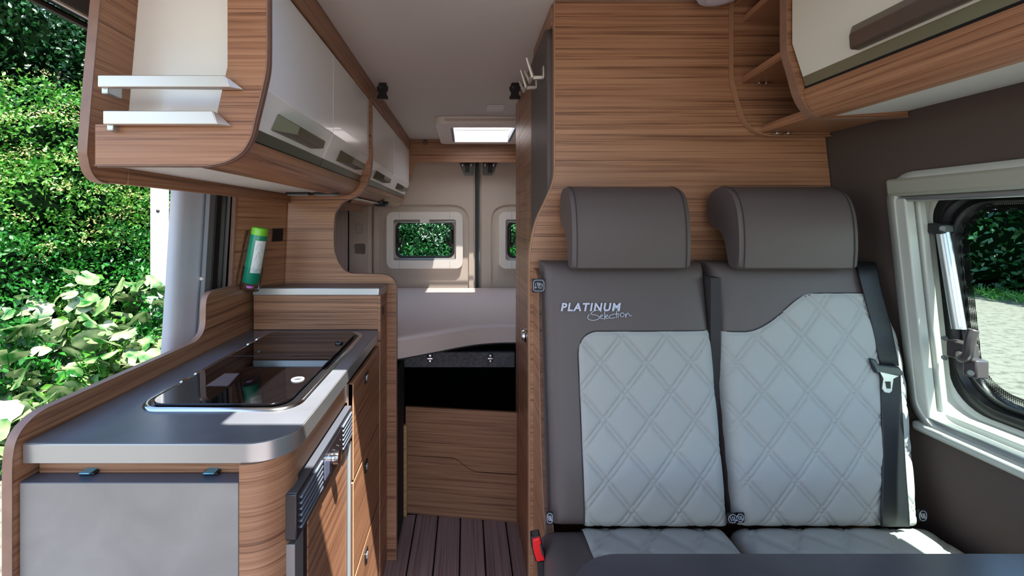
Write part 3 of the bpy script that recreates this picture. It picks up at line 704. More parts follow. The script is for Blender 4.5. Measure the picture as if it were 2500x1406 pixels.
# rear hatch
ht = thing('roof_hatch', (.1, 2.72, CZ), 'white framed roof hatch with bright milky pane above the bed', 'roof hatch')
FRW = mat('hatch_white', rgb(226, 216, 210), .35)
M().plate('Z', rrect(-.165, .36, 2.40, 3.03, .05), CZ-.042, CZ-.0005, holes=[rrect(-.085, .29, 2.50, 2.95, .02)]).build('hatch_frame', FRW, ht, bevel=.012, seg=3)
M().plate('Z', rrect(-.10, .305, 2.48, 2.965, .02), CZ-.0005, CZ+.10, holes=[rrect(-.085, .29, 2.50, 2.95, .02)]).build('hatch_shaft', FRW, ht)
M().plate('Z', rrect(-.105, .31, 2.47, 2.97, .02), CZ+.10, CZ+.106).build('hatch_pane', OPAL, ht)
boxo('blind_rail', -.088, -.070, 2.50, 2.95, CZ-.040, CZ-.005, GREYR, ht)
boxo('blind_rail', .275, .293, 2.50, 2.95, CZ-.040, CZ-.005, GREYR, ht)
M().tube([(-.075, 2.84, CZ+.02), (.28, 2.84, CZ+.02)], .008).build('hatch_bar', FRW, ht)
for i in range(46):
    if 1:
        xx = -.11 + i*.0085
        if i == 0: g = M()
        g.box(xx, xx+.004, 2.3985, 2.405, CZ-.026, CZ-.014)
g.build('vent_grille', mat('grille_pink', rgb(176, 140, 124), .6), ht)['kind'] = 'stuff'
# front hatch (over the dinette, beyond the picture's top edge)
hf = thing('roof_hatch', (-.09, .61, CZ), 'white framed roof hatch over the dinette, standing open', 'roof hatch')
M().plate('Z', rrect(HX0-.05, HX1+.05, HY0-.05, HY1+.05, .04), CZ-.02, CZ-.0005, holes=[rrect(HX0, HX1, HY0, HY1, .03)]).build('hatch_frame', FRW, hf, bevel=.006)
# round ceiling lamp
cl = thing('ceiling_lamp', (.609, 1.078, CZ), 'round pale ceiling lamp above the bench, at the walnut wall', 'lamp')
M().lathe((.609, 1.078, CZ-.0005), (0, 0, -1), [(.056, 0), (.056, .012), (.048, .026), (.03, .029)], 36).build('lamp_housing', mat('lamp_pale', rgb(196, 194, 206), .35), cl)
M().lathe((.609, 1.078, CZ-.029), (0, 0, -1), [(.030, 0), (.0295, .002), (.012, .0025)], 30).build('lamp_face', mat('lamp_pale2', rgb(210, 208, 220), .35), cl)

# ------------------------------------------------------------------ washroom block on the right
BY = 1.147
wr = thing('washroom_wall', (.55, 1.6, 0), 'tall walnut washroom wall behind the bench with a flared left edge', 'wall unit')
le = smoothline(PX([(1355, 395), (1354, 428), (1345, 462), (1328, 500), (1312, 535), (1301, 575), (1295, 615), (1294, 650)], BY), 4)
xb = le[-1][0]
fp = [(xb, .001)] + [(XW(0)-.002, .001), (XW(CZ)-.002, CZ-.001), (.2273, CZ-.001)] + le
M().plate('Y', fp, BY, BY+.02).build('front_panel', WD, wr, bevel=.001)
bandXZ([(.2273, CZ-.001)] + le + [(xb, .001)], BY-.001, BY+.021, .0025, 'edge_strip', EDGE_L, wr)
boxo('aisle_wall', .233, .25, BY+.02, 1.92, .001, CZ-.001, WD, wr)
boxo('aisle_post', .229, .252, 1.922, 2.06, .001, CZ-.03, WD, wr)
boxo('wall_cap', .222, .235, BY+.02, 1.475, 1.86, CZ-.001, WD, wr)
boxo('washroom_door', .229, .233, 1.40, 1.918, .02, 1.86, WD, wr, bevel=.001)
boxo('edge_strip', .2275, .2345, 1.650, 1.654, .001, 1.5, EDGE_L, wr, bevel=.0005)
q = (.229, 1.69, .925)
kn = M().lathe(q, (-1, 0, 0), [(.026, 0), (.026, .006), (.020, .010), (.018, .018), (.012, .020)], 24).build('door_knob', CHROME, wr)
pd = thing('padded_strip', (.226, 1.3, 1.5), 'tall dark brown padded strip on the washroom wall', 'padding')
M().plate('X', fillet([(1.172, 1.25), (1.46, 1.25), (1.46, 1.865), (1.172, 1.865)], [.01, .01, .05, .05]), .212, .232).build('pad', BROWNF, pd, bevel=.007, seg=3)
for i, (px_, py_, yy) in enumerate(((1333, 182, 1.215), (1316, 207, 1.34))):
    zz = HC-(py_-VY)/F*yy
    h = thing('coat_hook', (.212, yy, zz), ('nearer', 'farther')[i] + ' of the two nickel double coat hooks on the padded strip', 'hook', 'coat hooks on the padded strip')
    boxo('hook_plate', .207, .212, yy-.008, yy+.008, zz-.012, zz+.022, SATIN, h, bevel=.002)
    boxo('hook_arm', .178, .208, yy-.006, yy+.006, zz-.014, zz-.004, SATIN, h, bevel=.002)
    boxo('hook_bar', .172, .180, yy-.024, yy+.030, zz-.016, zz-.006, SATIN, h, bevel=.002)
    M().tube([(.176, yy-.022, zz-.010), (.160, yy-.030, zz+.034)], [.005, .003], 8).build('hook_prong', SATIN, h)
    M().tube([(.176, yy+.028, zz-.010), (.164, yy+.036, zz+.022)], [.005, .003], 8).build('hook_prong', SATIN, h)
# bench cheek board between the wall and the seat
cb = thing('bench_cheek', (.17, 1.09, 0), 'narrow walnut cheek board standing at the left of the bench', 'board')
ckp = [(1.146, .001), (1.146, 1.232)] + smoothline([(1.13, 1.234), (1.095, 1.23), (1.075, 1.215), (1.068, 1.19), (1.050, 1.0), (1.02, .80), (.99, .72), (.955, .66), (.945, .60), (.945, .50)], 4) + [(.945, .001)]
M().plate('X', ckp, .172, .188).build('board', WD, cb, bevel=.0015)
band([(y, z) for y, z in ckp[1:]], .1705, .1895, .0015, 'edge_strip', EDGE, cb)

# open shelf unit and overhead cabinet, right
su = thing('open_shelf_unit', (.8, 1.04, 1.57), 'open walnut corner shelf over the bench beside the right overhead cabinet', 'shelf unit')
FY = 1.132
o1 = smoothline(PX([(1789, 60), (1789, 180), (1794, 212), (1804, 250), (1814, 285), (1830, 308), (1848, 322), (1875, 330), (1920, 331)], FY), 4)
def wallclip(z): return XW(z)-.002
bp_ = [(o1[0][0], CZ-.001)] + o1 + [(wallclip(o1[-1][1]), o1[-1][1]), (wallclip(CZ), CZ-.001)]
M().plate('Y', bp_, FY, BY-.001).build('back_panel', WD, su, bevel=.001)
bandXZ([(o1[0][0], CZ-.001)] + o1 + [(wallclip(o1[-1][1]), o1[-1][1])], FY-.003, BY-.0015, .002, 'edge_strip', EDGE_L, su)
NY_ = .932
o2 = smoothline(PX([(1921, -60), (1921, 105), (1925, 135), (1938, 180), (1950, 225), (1964, 255), (1985, 278), (2010, 287), (2040, 289)], NY_), 4)
bp2 = [(o2[0][0], CZ-.001)] + o2 + [(wallclip(o2[-1][1]+.004), o2[-1][1]+.004), (wallclip(CZ), CZ-.001)]
M().plate('Y', bp2, NY_, NY_+.016).build('divider', WD, su, bevel=.001)
bandXZ([(o2[0][0], CZ-.001)] + o2 + [(wallclip(o2[-1][1]+.004), o2[-1][1]+.004)], NY_-.002, NY_+.018, .002, 'edge_strip', EDGE, su)
for (z0, z1, xf, xn) in ((1.698, 1.716, .694, .672), (1.574, 1.594, .744, .735), (1.852, 1.868, .697, .675), (1.892, 1.91, .677, .672)):
    M().plate('Z', [(xn, NY_+.016), (xf, FY), (wallclip(z0)-.002, FY), (wallclip(z0)-.002, NY_+.016)], z0, z1).build('shelf', WD, su, bevel=.0015)
for (px_, py_, z) in ((1855, 195, 1.698), (1872, 195, 1.698), (1898, 324, 1.574), (1925, 324, 1.574)):
    x_ = (px_-VX)/F*1.118; M().box(x_-.006, x_+.006, 1.112, 1.131, z-.006, z-.0003).build('shelf_bracket', CHROME, su, bevel=.001)
ro = thing('overhead_cabinet', (.8, .6, 1.57), 'right overhead cabinet over the bench, cream door with long bronze handle', 'cabinet')
Y0 = .28
rd = [(.672, 1.905), (.672, 1.717), (.694, 1.648), (.712, 1.655), (.690, 1.72), (.690, 1.905)]
d = M().plate('Y', rd, Y0, NY_-.004).build('door', mat('cream_lacquer', rgb(214, 214, 204), .25, coat=.2), ro, bevel=.001)
M().plate('Y', [(.6935, 1.6485), (.6995, 1.629), (.7150, 1.634), (.712, 1.6545)], Y0, NY_-.004).build('lower_strip', mat('olive_strip', rgb(134, 134, 112), .3, metal=.5), d, bevel=.0008)
v = []
n = Vector((-.953, 0, -.304)); u = Vector((.304, 0, -.953)); base = Vector((.690, .62, 1.661))
def pr(yy, dn, out): return base + Vector((0, yy, 0)) + u*dn + n*out
v = [pr(-.2, -.036, 0), pr(.175, -.036, 0), pr(.175, .010, 0), pr(-.2, .010, 0), pr(-.2, -.020, .022), pr(.160, -.020, .022), pr(.166, .004, .024), pr(-.2, .004, .024)]
M().raw(v, [(0,3,2,1), (4,5,6,7), (0,1,5,4), (1,2,6,5), (2,3,7,6), (3,0,4,7)]).build('handle', HANDLE_D, d, bevel=.004, seg=3)
boxo('shadow_gap', .70, .73, Y0, NY_-.001, 1.615, 1.632, VOID, ro, bevel=0)
vp = [(.6985, 1.624)] + smoothline([(.6985, 1.622), (.703, 1.600), (.713, 1.580), (.730, 1.5665), (.742, 1.5635)], 4) + [(.745, 1.575), (.725, 1.60), (.715, 1.624)]
M().plate('Y', vp, Y0, NY_-.001).build('lower_front', WD, ro)
M().plate('Y', [(.742, 1.568), (XW(1.568)-.003, 1.580), (XW(1.6)-.003, 1.60), (.742, 1.588)], Y0, NY_-.001).build('underside', WHITE_M, ro)
boxo('top_rail', .685, .70, Y0, NY_-.001, 1.905, CZ-.001, WD, ro)
boxo('end_panel', .70, .87, Y0, Y0+.015, 1.60, CZ-.001, WD, ro)

# ------------------------------------------------------------------ bench seat
ZB, ZT = .713, 1.256
def Yf(z): return .93 + (z-ZB)*.1768
def edge_off(d, Rr):
    d = max(0., min(d, Rr)); return Rr*(1-math.sqrt(max(0., 1-(1-d/Rr)**2)))
HXq, HZq = .098, .116
def quilt(a, b):
    f1 = a/HXq + b/HZq; f2 = a/HXq - b/HZq; g = 0.; p = 0.
    for f in (f1, f2):
        q = f - round(f); dd = abs(q)
        p = max(p, math.exp(-((dd-.062)/.020)**2))
        g = max(g, math.exp(-(dd/.16)**2))
    return p*.0030 + g*.0022      # depth pulled in along double seams
def cushion(x0f, x1f, z0, z1, Rr=.03, bulge=.006, thick=.12, back=None):
    """returns surface depth function s(a,b) measured inwards from the face plane"""
    def dep(a, b):
        x0, x1 = x0f(b), x1f(b)
        ea, eb = edge_off(min(a-x0, x1-a), Rr), edge_off(min(b-z0, z1-b), Rr)
        u_ = (a-x0)/(x1-x0); v_ = (b-z0)/(z1-z0)
        return min(Rr, math.hypot(ea, eb)) - bulge*4*max(0, u_*(1-u_))*min(1, 4*max(0, v_*(1-v_))*1.5)
    return dep
def clus(n, e=.08):
    a = [0, .004, .010, .02, .034, .05, .075]; m = [.075 + (.85)*i/n for i in range(1, n)]
    return a + m + [1-q for q in reversed(a)]
def body(name, m_, par, place, x0f, x1f, z0, z1, dep, thick, nu=26, nv=26):
    U = clus(nu); V = clus(nv); pts = []
    for v_ in V:
        b = z0 + (z1-z0)*v_
        for u_ in U:
            a = x0f(b) + (x1f(b)-x0f(b))*u_
            pts.append(place(a, b, dep(a, b)))
    mm = M().grid(pts, len(U), len(V))
    n_u, n_v = len(U), len(V)
    ring = [i for i in range(n_u)] + [j*n_u+n_u-1 for j in range(1, n_v)] + [(n_v-1)*n_u+i for i in range(n_u-2, -1, -1)] + [j*n_u for j in range(n_v-2, 0, -1)]
    o = len(mm.v)
    ab = []
    for v_ in V:
        b = z0 + (z1-z0)*v_
        for u_ in U: ab.append((x0f(b) + (x1f(b)-x0f(b))*u_, b))
    mm.v += [place(ab[i][0], ab[i][1], thick) for i in ring]
    k = len(ring)
    mm.f += [(ring[i], ring[(i+1) % k], o+(i+1) % k, o+i) for i in range(k)]
    mm.f.append(tuple(range(o, o+k)))
    return mm.build(name, m_, par, angle=70)
def insert(name, m_, par, place, xl, x1f, z0, topf, dep, step=.0025, lift=.0025, inset=.0):
    xr = x1f((z0+topf(.5))/2) if True else 0
    nx = int((max(x1f(z0+.02), xr) - xl)/step); nz = int((topf(xl+.2)-z0)/step); pts = []
    for j in range(nz+1):
        for i in range(nx+1):
            t = j/nz
            aa = xl + (x1f(z0 + (ZT-z0)*.0) - xl)*i/nx
            b = z0 + (topf(xl + (xr-xl)*i/nx) - z0)*t
            a = xl + (x1f(b) - xl)*i/nx
            ed = min(a-xl, topf(xl + (xr-xl)*i/nx)-b) if topf(xl + (xr-xl)*i/nx)-b < 9 else 1
            q = quilt(a, b) + .004*math.exp(-(max(ed, 0)/.005)**2)
            pts.append(place(a, b, dep(a, b) - lift - .005 + min(q, .0062)))
    return M().grid(pts, nx+1, nz+1).build(name, m_, par, angle=180, recalc=False)
bench = thing('bench', (.56, 1.0, .3), 'two-place bench with brown and quilted grey upholstery', 'bench')
plb = lambda a, b, d: (a, Yf(b)+d, b)
XRr = lambda z: .9077 + .06*(1-max(0, (z-1.06)/(ZT-1.06))**1.6) - .0*z - (.03*((1.0-z)/.29)**1 if z < 1.0 else 0)*.8 if z > .5 else .93
cons = lambda c: (lambda b: c)
# left backrest
d1 = cushion(cons(.180), cons(.548), ZB, ZT, .028, .008)
bk1 = body('backrest', BROWNF, bench, plb, cons(.180), cons(.548), ZB, ZT, d1, .085)
xl = .2465
def top1(a):
    if a < xl+.045: return 1.109 - .045*(1-math.sqrt(max(0, 1-(1-(a-xl)/.045)**2)))
    return 1.109
insert('quilted_panel', GREYF, bk1, plb, xl, cons(.5475), ZB+.0005, top1, d1)
# right backrest
d2 = cushion(cons(.562), XRr, ZB, ZT, .030, .008)
bk2 = body('backrest', BROWNF, bench, plb, cons(.562), XRr, ZB, ZT, d2, .085)
def top2(a):
    t = max(0, min(1, (a-.615)/.175)); return 1.107 + .083*(t*t*(3-2*t))
insert('quilted_panel', GREYF, bk2, plb, .5625, lambda b: XRr(b)-.0005, ZB+.0005, top2, d2)
# piping seam lines
for o_, pts in ((bk1, [plb(xl-.001, ZB+.01, 0)] + [plb(xl-.001, ZB+(1.064-ZB)*i/8, d1(xl, 1.0)-.001) for i in range(1, 9)] + [plb(a, top1(a)+.001, d1(a, top1(a))-.001) for a in [xl+.045*i/6 for i in range(1, 7)] + [.35, .45, .53]]),
                (bk2, [plb(a, top2(a)+.001, d2(a, top2(a))-.001) for a in [.58+.018*i for i in range(19)]])):
    M().tube(pts, .0012, 5).build('seam', DARKF, o_)
M().tube([plb(.176, ZB+.02, .024), plb(.176, .95, .024), plb(.176, ZT-.02, .024)], .002, 6).build('side_piping', DARKF, bk1)
boxo('gap_lining', .544, .566, 1.0, 1.04, ZB, ZT-.03, DARKF, bench, bevel=0)
# seats
ZS = .702
pls = lambda a, b, d: (a, b, ZS-d-.012*max(0, (.35-b)/.3)*0)
ds1 = cushion(cons(.158), cons(.550), .46, .965, .035, .010)
ds2 = cushion(cons(.560), cons(.985), .46, .965, .035, .010)
st1 = body('seat', BROWNF, bench, pls, cons(.158), cons(.550), .46, .965, ds1, .15)
st2 = body('seat', BROWNF, bench, pls, cons(.560), cons(.985), .46, .965, ds2, .15)
def seat_ins(par, x0, x1, dep):
    nx = int((x1-x0)/.005); nz = int(.495/.005); pts = []
    for j in range(nz+1):
        for i in range(nx+1):
            a = x0+(x1-x0)*i/nx; b = .465+.495*j/nz
            q = quilt(a, b) + .004*math.exp(-((a-x0)/.005)**2)
            pts.append(pls(a, b, dep(a, b)-.0085+min(q, .006)))
    M().grid(pts, nx+1, nz+1).build('quilted_panel', GREYF, par, angle=180, recalc=False)
seat_ins(st1, .243, .5495, ds1); seat_ins(st2, .5605, .9845, ds2)
M().box(.195, .97, .50, 1.14, .0, .55).build('bench_base', WALLB, bench, bevel=.004)
# headrests
hp = [(.985, 1.250), (.982, 1.29), (.984, 1.34), (.992, 1.38), (1.008, 1.41), (1.035, 1.428), (1.07, 1.433), (1.10, 1.424), (1.118, 1.40), (1.120, 1.37), (1.108, 1.348), (1.085, 1.338), (1.062, 1.328), (1.045, 1.31), (1.034, 1.285), (1.028, 1.26), (1.02, 1.246), (1.0, 1.244)]
hp = smoothline(hp + [hp[0]], 3)[:-1]
for i, (x0, x1) in enumerate(((.233, .492), (.598, .858))):
    h = thing('headrest', ((x0+x1)/2, 1.03, 1.25), ('left', 'right')[i] + ' brown leatherette headrest, ' + ('over the lettering' if i == 0 else 'next to the belt'), 'headrest', 'headrests of the bench')
    n = len(hp); cy, cz = 1.04, 1.35; loops = []
    for xx, sc in ((x0, .90), (x0+.003, .955), (x0+.009, .99), (x0+.018, 1.0), (x1-.018, 1.0), (x1-.009, .99), (x1-.003, .955), (x1, .90)):
        loops.append([(xx, y if sc == 1 else cy+(y-cy)*(1-(1-sc)*.5) , cz+(z-cz)*(1-(1-sc)*.4)) for y, z in hp])
    mm = M().loft(loops); N = len(loops)
    mm.f += [tuple(range(n))[::-1], tuple((N-1)*n+k for k in range(n))]
    ho = mm.build('cushion', BROWNF, h, angle=50)
    for xx in (x0+.010, x1-.010):
        M().tube([(xx, y + (-.0008 if y < 1.04 else .0006), z) for y, z in hp[:26]], .0011, 5).build('seam', DARKF, ho)
    for xx in ((x0+x1)/2-.06, (x0+x1)/2+.06):
        M().tube([(xx, 1.075, 1.17), (xx, 1.075, 1.35)], .006).build('post', STEEL, h)
# lettering
def text(body_, loc, size, par, m_, shear=.25, off=.02, rot=80, ext=.0008, sp=1.0):
    cu_ = bpy.data.curves.new('lettering', 'FONT'); cu_.body = body_; cu_.size = size; cu_.shear = shear; cu_.offset = off*size; cu_.extrude = ext; cu_.space_character = sp
    cu_.materials.append(m_); cu_.resolution_u = 4
    o = bpy.data.objects.new('lettering', cu_); C.objects.link(o)
    o.parent = par; q = Vector((0, 0, 0)); r = par
    while r is not None: q += r.location; r = r.parent
    bpy.context.view_layer.update()
    me = bpy.data.meshes.new_from_object(o.evaluated_get(bpy.context.evaluated_depsgraph_get())); bpy.data.objects.remove(o)
    o = bpy.data.objects.new('lettering', me); C.objects.link(o); o.parent = par
    o.location = Vector(loc)-q; o.rotation_euler = (R(rot), 0, 0); return o
z0 = 1.352 - (757-VY)/1083
text('PLATINUM', ((1364-VX)/1083, Yf(z0)-.0105, z0), .0240, bk1, THREAD, .22, .03, sp=1.2)
def zz(px, py): z = HC-(py-VY)/1085; return ((px-VX)/1085, Yf(z)-.0112, z)
# hand-written word under it, traced as thread strokes (pixel coordinates of the photograph's detail: 1/10.42 px)
def sx(pts): return smoothline([zz(1340+a/10.42, 700+b/10.42) for a, b in pts], 4)
word = [[(1270, 600), (1230, 560), (1150, 560), (1070, 590), (1010, 640), (1060, 665), (1150, 680), (1215, 720), (1190, 770), (1080, 800), (980, 790), (930, 750), (940, 690), (975, 665)],
        [(1240, 720), (1290, 700), (1300, 670), (1260, 680), (1240, 730), (1270, 765), (1320, 750)],
        [(1365, 550), (1355, 650), (1345, 790)],
        [(1370, 720), (1420, 705), (1430, 675), (1390, 680), (1372, 725), (1400, 760), (1450, 745)],
        [(1570, 660), (1510, 675), (1460, 715), (1490, 750), (1610, 735)],
        [(1660, 570), (1650, 660), (1640, 745)], [(1560, 655), (1640, 650), (1720, 648)],
        [(1700, 650), (1690, 700), (1685, 740)], [(1705, 600), (1708, 606)],
        [(1790, 620), (1750, 650), (1750, 700), (1800, 715), (1840, 680), (1830, 635), (1790, 620)],
        [(1880, 640), (1875, 690), (1870, 735), (1895, 680), (1930, 630), (1960, 650), (1980, 690), (2030, 690)]]
wm = M()
for s_ in word: wm.tube(sx(s_) if len(s_) > 2 else [zz(1340+a/10.42, 700+b/10.42) for a, b in s_], .00075, 5)
wm.build('script_lettering', THREAD, bk1)
# anchor tags
def tagsq(cx, cy, Y, w_, h_, par, yaw=0, name='anchor_tag', oval=False, label=None):
    m = M().plate('Y', rrect(-w_/2, w_/2, -h_/2, h_/2, .002), -.001, .001)
    rot = Matrix.Rotation(R(yaw), 3, 'Z'); c0 = Vector(P(cx, cy, Y))
    tr = lambda p: tuple(rot @ Vector(p) + c0)
    o = m.map(tr).build(name, TAGM, par, bevel=.0004)
    ring = rrect(-w_*.39, w_*.39, -h_*.39, h_*.39, (w_*.38 if oval else .006), 4)
    ic = M().tube([(a, -.0016, b) for a, b in ring] + [(ring[0][0], -.0016, ring[0][1])], .0006, 4)
    k = w_/.034
    if not oval:
        ic.tube([(-.008*k, -.0016, .006*k), (-.008*k, -.0016, -.006*k)], .0005, 4)
        ic.tube([(-.011*k, -.0016, -.003*k), (-.008*k, -.0016, -.007*k), (-.005*k, -.0016, -.003*k)], .0005, 4)
        ic.tube([(-.004*k, -.0016, .008*k), (0, -.0016, -.006*k), (.008*k, -.0016, -.006*k)], .0006, 4)
        ic.tube([(-.001*k, -.0016, .007*k), (.003*k, -.0016, -.003*k), (.009*k, -.0016, -.003*k), (.009*k, -.0016, .004*k)], .0008, 4)
        ic.tube([(.002*k, -.0016, .007*k), (.005*k, -.0016, .001*k), (.007*k, -.0016, .005*k)], .0008, 4)
    else:
        for dx in (-.15, .05, .22):
            ic.tube([(w_*(dx-.1), -.0016, h_*.2), (w_*dx, -.0016, -h_*.1), (w_*(dx+.1), -.0016, -h_*.2)], .0008, 4)
    ic.map(tr).build('tag_symbol', THREAD, o)
    return o
tagsq(1315, 697, 1.035, .031, .032, bench)
tagsq(2183, 693, 1.03, .037, .033, bench, yaw=0)
tagsq(1342, 1264, .935, .014, .026, bench, oval=True)
tg = tagsq(1788, 1265, .925, .022, .022, bench, oval=True); tagsq(1806, 1263, .925, .018, .020, bench, oval=True)
tagsq(2252, 1258, .94, .018, .026, bench, oval=True)

# seat belt
sbt = thing('seat_belt', (.93, 1.0, .75), 'black three-point seat belt hanging over the right backrest', 'seat belt')
def ribbon(ctrl, name, m_, par, n=6):
    L_ = smoothline([Vector(a) for a, b in ctrl], n); R_ = smoothline([Vector(b) for a, b in ctrl], n)
    pts = []
    for a, b in zip(L_, R_):
        a, b = Vector(a), Vector(b)
        for t in (0, .08, .5, .92, 1): pts.append(a.lerp(b, t) + Vector((0, -.0004 if t in (.08, .92) else 0, 0)))
    return M().grid(pts, 5, len(L_)).build(name, m_, par, solid=.0018)
def onb(px, py, out=.012):
    # point of the backrest face seen at a pixel, lifted by out
    Y = 1.0
    for _ in range(12):
        z = HC-(py-VY)/F*Y; x_ = (px-VX)/F*Y
        zc = max(ZB, min(ZT, z)); Y = Yf(zc) - out
    return (x_, Y, z)
up = [((P(2086, 648, 1.10)), P(2134, 645, 1.10)), (P(2088, 640, 1.05), P(2136, 640, 1.05)), (onb(2094, 662, .006), onb(2142, 655, .006)), (onb(2108, 715), onb(2153, 712)), (onb(2130, 800), onb(2175, 797)), (onb(2148, 890), onb(2194, 893))]
ribbon(up, 'shoulder_strap', BELT, sbt)
lo = [(onb(2150, 915, .016), onb(2198, 915, .016)), (onb(2150, 960, .014), onb(2200, 960, .014)), (onb(2153, 1060), onb(2206, 1060)), (onb(2153, 1160), onb(2212, 1160)), (onb(2150, 1250, .014), onb(2219, 1250, .014)), (onb(2150, 1285, .01), onb(2220, 1285, .01))]
ribbon(lo, 'lap_strap', BELT, sbt)
def pb(pts, out): return [onb(a, b, out) for a, b in pts]
A = pb([(2127, 876), (2140, 878), (2146, 890), (2197, 896), (2208, 912), (2205, 918), (2195, 918), (2140, 912)], .020)
B = [(p[0], p[1]+.010, p[2]) for p in A]
n = len(A)
M().raw(A+B, [tuple(range(n)), tuple(range(2*n-1, n-1, -1))] + [(i, (i+1) % n, n+(i+1) % n, n+i) for i in range(n)]).build('buckle_frame', BLUEP, sbt, bevel=.003)
A = pb([(2149, 908), (2196, 918), (2182, 925), (2178, 955), (2172, 960), (2160, 958), (2155, 950), (2158, 925)], .021)
B = [(p[0], p[1]+.003, p[2]) for p in A]
M().raw(A+B, [tuple(range(8)), tuple(range(15, 7, -1))] + [(i, (i+1) % 8, 8+(i+1) % 8, 8+i) for i in range(8)]).build('belt_tongue', SATIN, sbt, bevel=.0008)
c_ = onb(2169, 942, .0215); M().box(c_[0]-.0045, c_[0]+.0045, c_[1]-.0005, c_[1]+.001, c_[2]-.009, c_[2]+.009).build('tongue_slot', BLACK, sbt)
bu = thing('belt_buckle', (.155, .93, .66), 'red seat belt buckle in black housing at the left of the bench', 'buckle')
BYk = .905
bo = PX([(1297, 1312), (1319, 1307), (1328, 1345), (1334, 1370), (1308, 1374), (1299, 1342)], BYk)
M().plate('Y', bo, BYk, BYk+.022).build('housing', BLACK, bu, bevel=.003)
M().plate('Y', PX([(1300, 1315), (1318, 1310), (1330, 1366), (1310, 1370), (1302, 1342)], BYk-.001), BYk-.004, BYk+.004).build('release_button', RED, bu, bevel=.002)
M().plate('Y', PX([(1317, 1326), (1321, 1326), (1328, 1352), (1323, 1354)], BYk-.002), BYk-.006, BYk).build('latch_slot', BLUEP, bu, bevel=.001)
M().plate('Y', PX([(1312, 1372), (1326, 1372), (1330, 1440), (1316, 1440)], BYk+.004), BYk+.004, BYk+.012).build('strap', BELT, bu)

# table in front of the bench
tb = thing('table', (.6, .45, 0), 'dark slate dinette table with rounded corner in the foreground', 'table')
TZ = .86; ty = .667
to = [(.14+.09, ty)] + arc(.14+.085, ty-.085, .085, 90, 180, 12)[1:] + [(.14, .2), (1.0-.01, .2), (.985, ty)]
to = arc(.14+.085, ty-.085, .085, 90, 180, 12) + [(.14, .05), (.985, .05), (.985, ty)]
M().plate('Z', to, TZ-.028, TZ).build('table_top', mat('table_slate', rgb(78, 76, 80), .25, var=.12, vscale=8), tb, bevel=.002)
M().tube([(.55, .28, 0), (.55, .28, TZ-.028)], .03, 20).build('leg', ALU, tb)
M().lathe((.55, .28, 0), (0, 0, 1), [(.14, 0), (.14, .012), (.05, .025)], 30).build('foot', ALU, tb)

# ------------------------------------------------------------------ bed and storage behind
MZ = .877
mt = thing('mattress', (0, 2.6, .78), 'pale mattress with mesh side band and curved front edge', 'mattress')
edge = smoothline([(-.84, 1.822), (-.5, 1.822), (-.30, 1.835), (-.22, 1.875), (-.12, 1.945), (-.03, 2.01), (.06, 2.06), (.15, 2.085), (.226, 2.09), (.30, 2.09), (.88, 2.09)], 5)
mo = edge + [(.88, 3.24), (-.84, 3.24)]
N_ = len(mo)
def ml(off, z):
    out = []
    for i, (x_, y_) in enumerate(mo):
        out.append((x_ + (off if x_ < -.8 else -off if x_ > .87 else 0), y_ + (off if i < len(edge) else -off), z))
    return out
mm = M().loft([ml(0, .792), ml(-.001, .83), ml(0, MZ-.012)]); mm.build('side_band', MESHF, mt, angle=60)
mm = M().loft([ml(-.0015, MZ-.014), ml(-.001, MZ-.006), ml(.006, MZ), ml(.03, MZ+.002)]); k = len(mm.v)
mm.f.append(tuple(range(k-N_, k))); mm.build('top_cover', MATT, mt, angle=70)
M().tube([(x_, y_-.002, .864) for x_, y_ in edge], .0025, 6).build('piping', MATT, mt)
M().plate('Z', mo, .786, .793).build('base_cover', DARKF, mt)
bf = thing('bed_frame', (0, 2.5, .66), 'bed base rail covered in grey carpet with two metal catches', 'bed frame')
boxo('front_rail', -.30, .232, 2.13, 2.16, HC-(897-VY)/F*2.13, HC-(860-VY)/F*2.13, CARPET, bf, bevel=.003)
boxo('bed_board', -.84, .88, 2.17, 3.24, .765, .783, VOID, bf)
boxo('bed_support', -.84, -.30, 2.0, 2.16, .70, .783, VOID, bf)
for px_ in (1050, 1197):
    x_ = (px_-VX)/F*2.12; z_ = HC-(874-VY)/F*2.12
    c = boxo('rail_catch', x_-.012, x_+.012, 2.118, 2.129, z_-.02, z_+.02, DKGREY, bf, bevel=.006)
    M().box(x_-.014, x_+.014, 2.11, 2.12, z_-.004, z_+.004).build('catch_tongue', STEEL, c, bevel=.002)
    for s_ in (-.013, .013): M().lathe((x_, 2.118, z_+s_), (0, -1, 0), [(.004, 0), (.004, .003)], 8).build('bolt', STEEL, c)
gl_ = struct_root('trim_5', (0, 2.7, .3), 'storage space under the bed, its shade put in as black')  # storage walls coloured black to stand for the dark under the bed
boxo('shade_back', -.85, .9, 3.22, 3.24, .0, .76, VOID, gl_, bevel=0)
boxo('shade_side', -.85, -.84, 1.82, 3.22, .0, .78, VOID, gl_, bevel=0)
boxo('lining_divider', -.292, -.284, 1.82, 2.085, .0, .74, mat('side_black', rgb(26, 26, 29), .8), gl_, bevel=0)
boxo('shade_floor', -.84, .9, 2.1, 3.22, .0, .01, VOID, gl_, bevel=0)
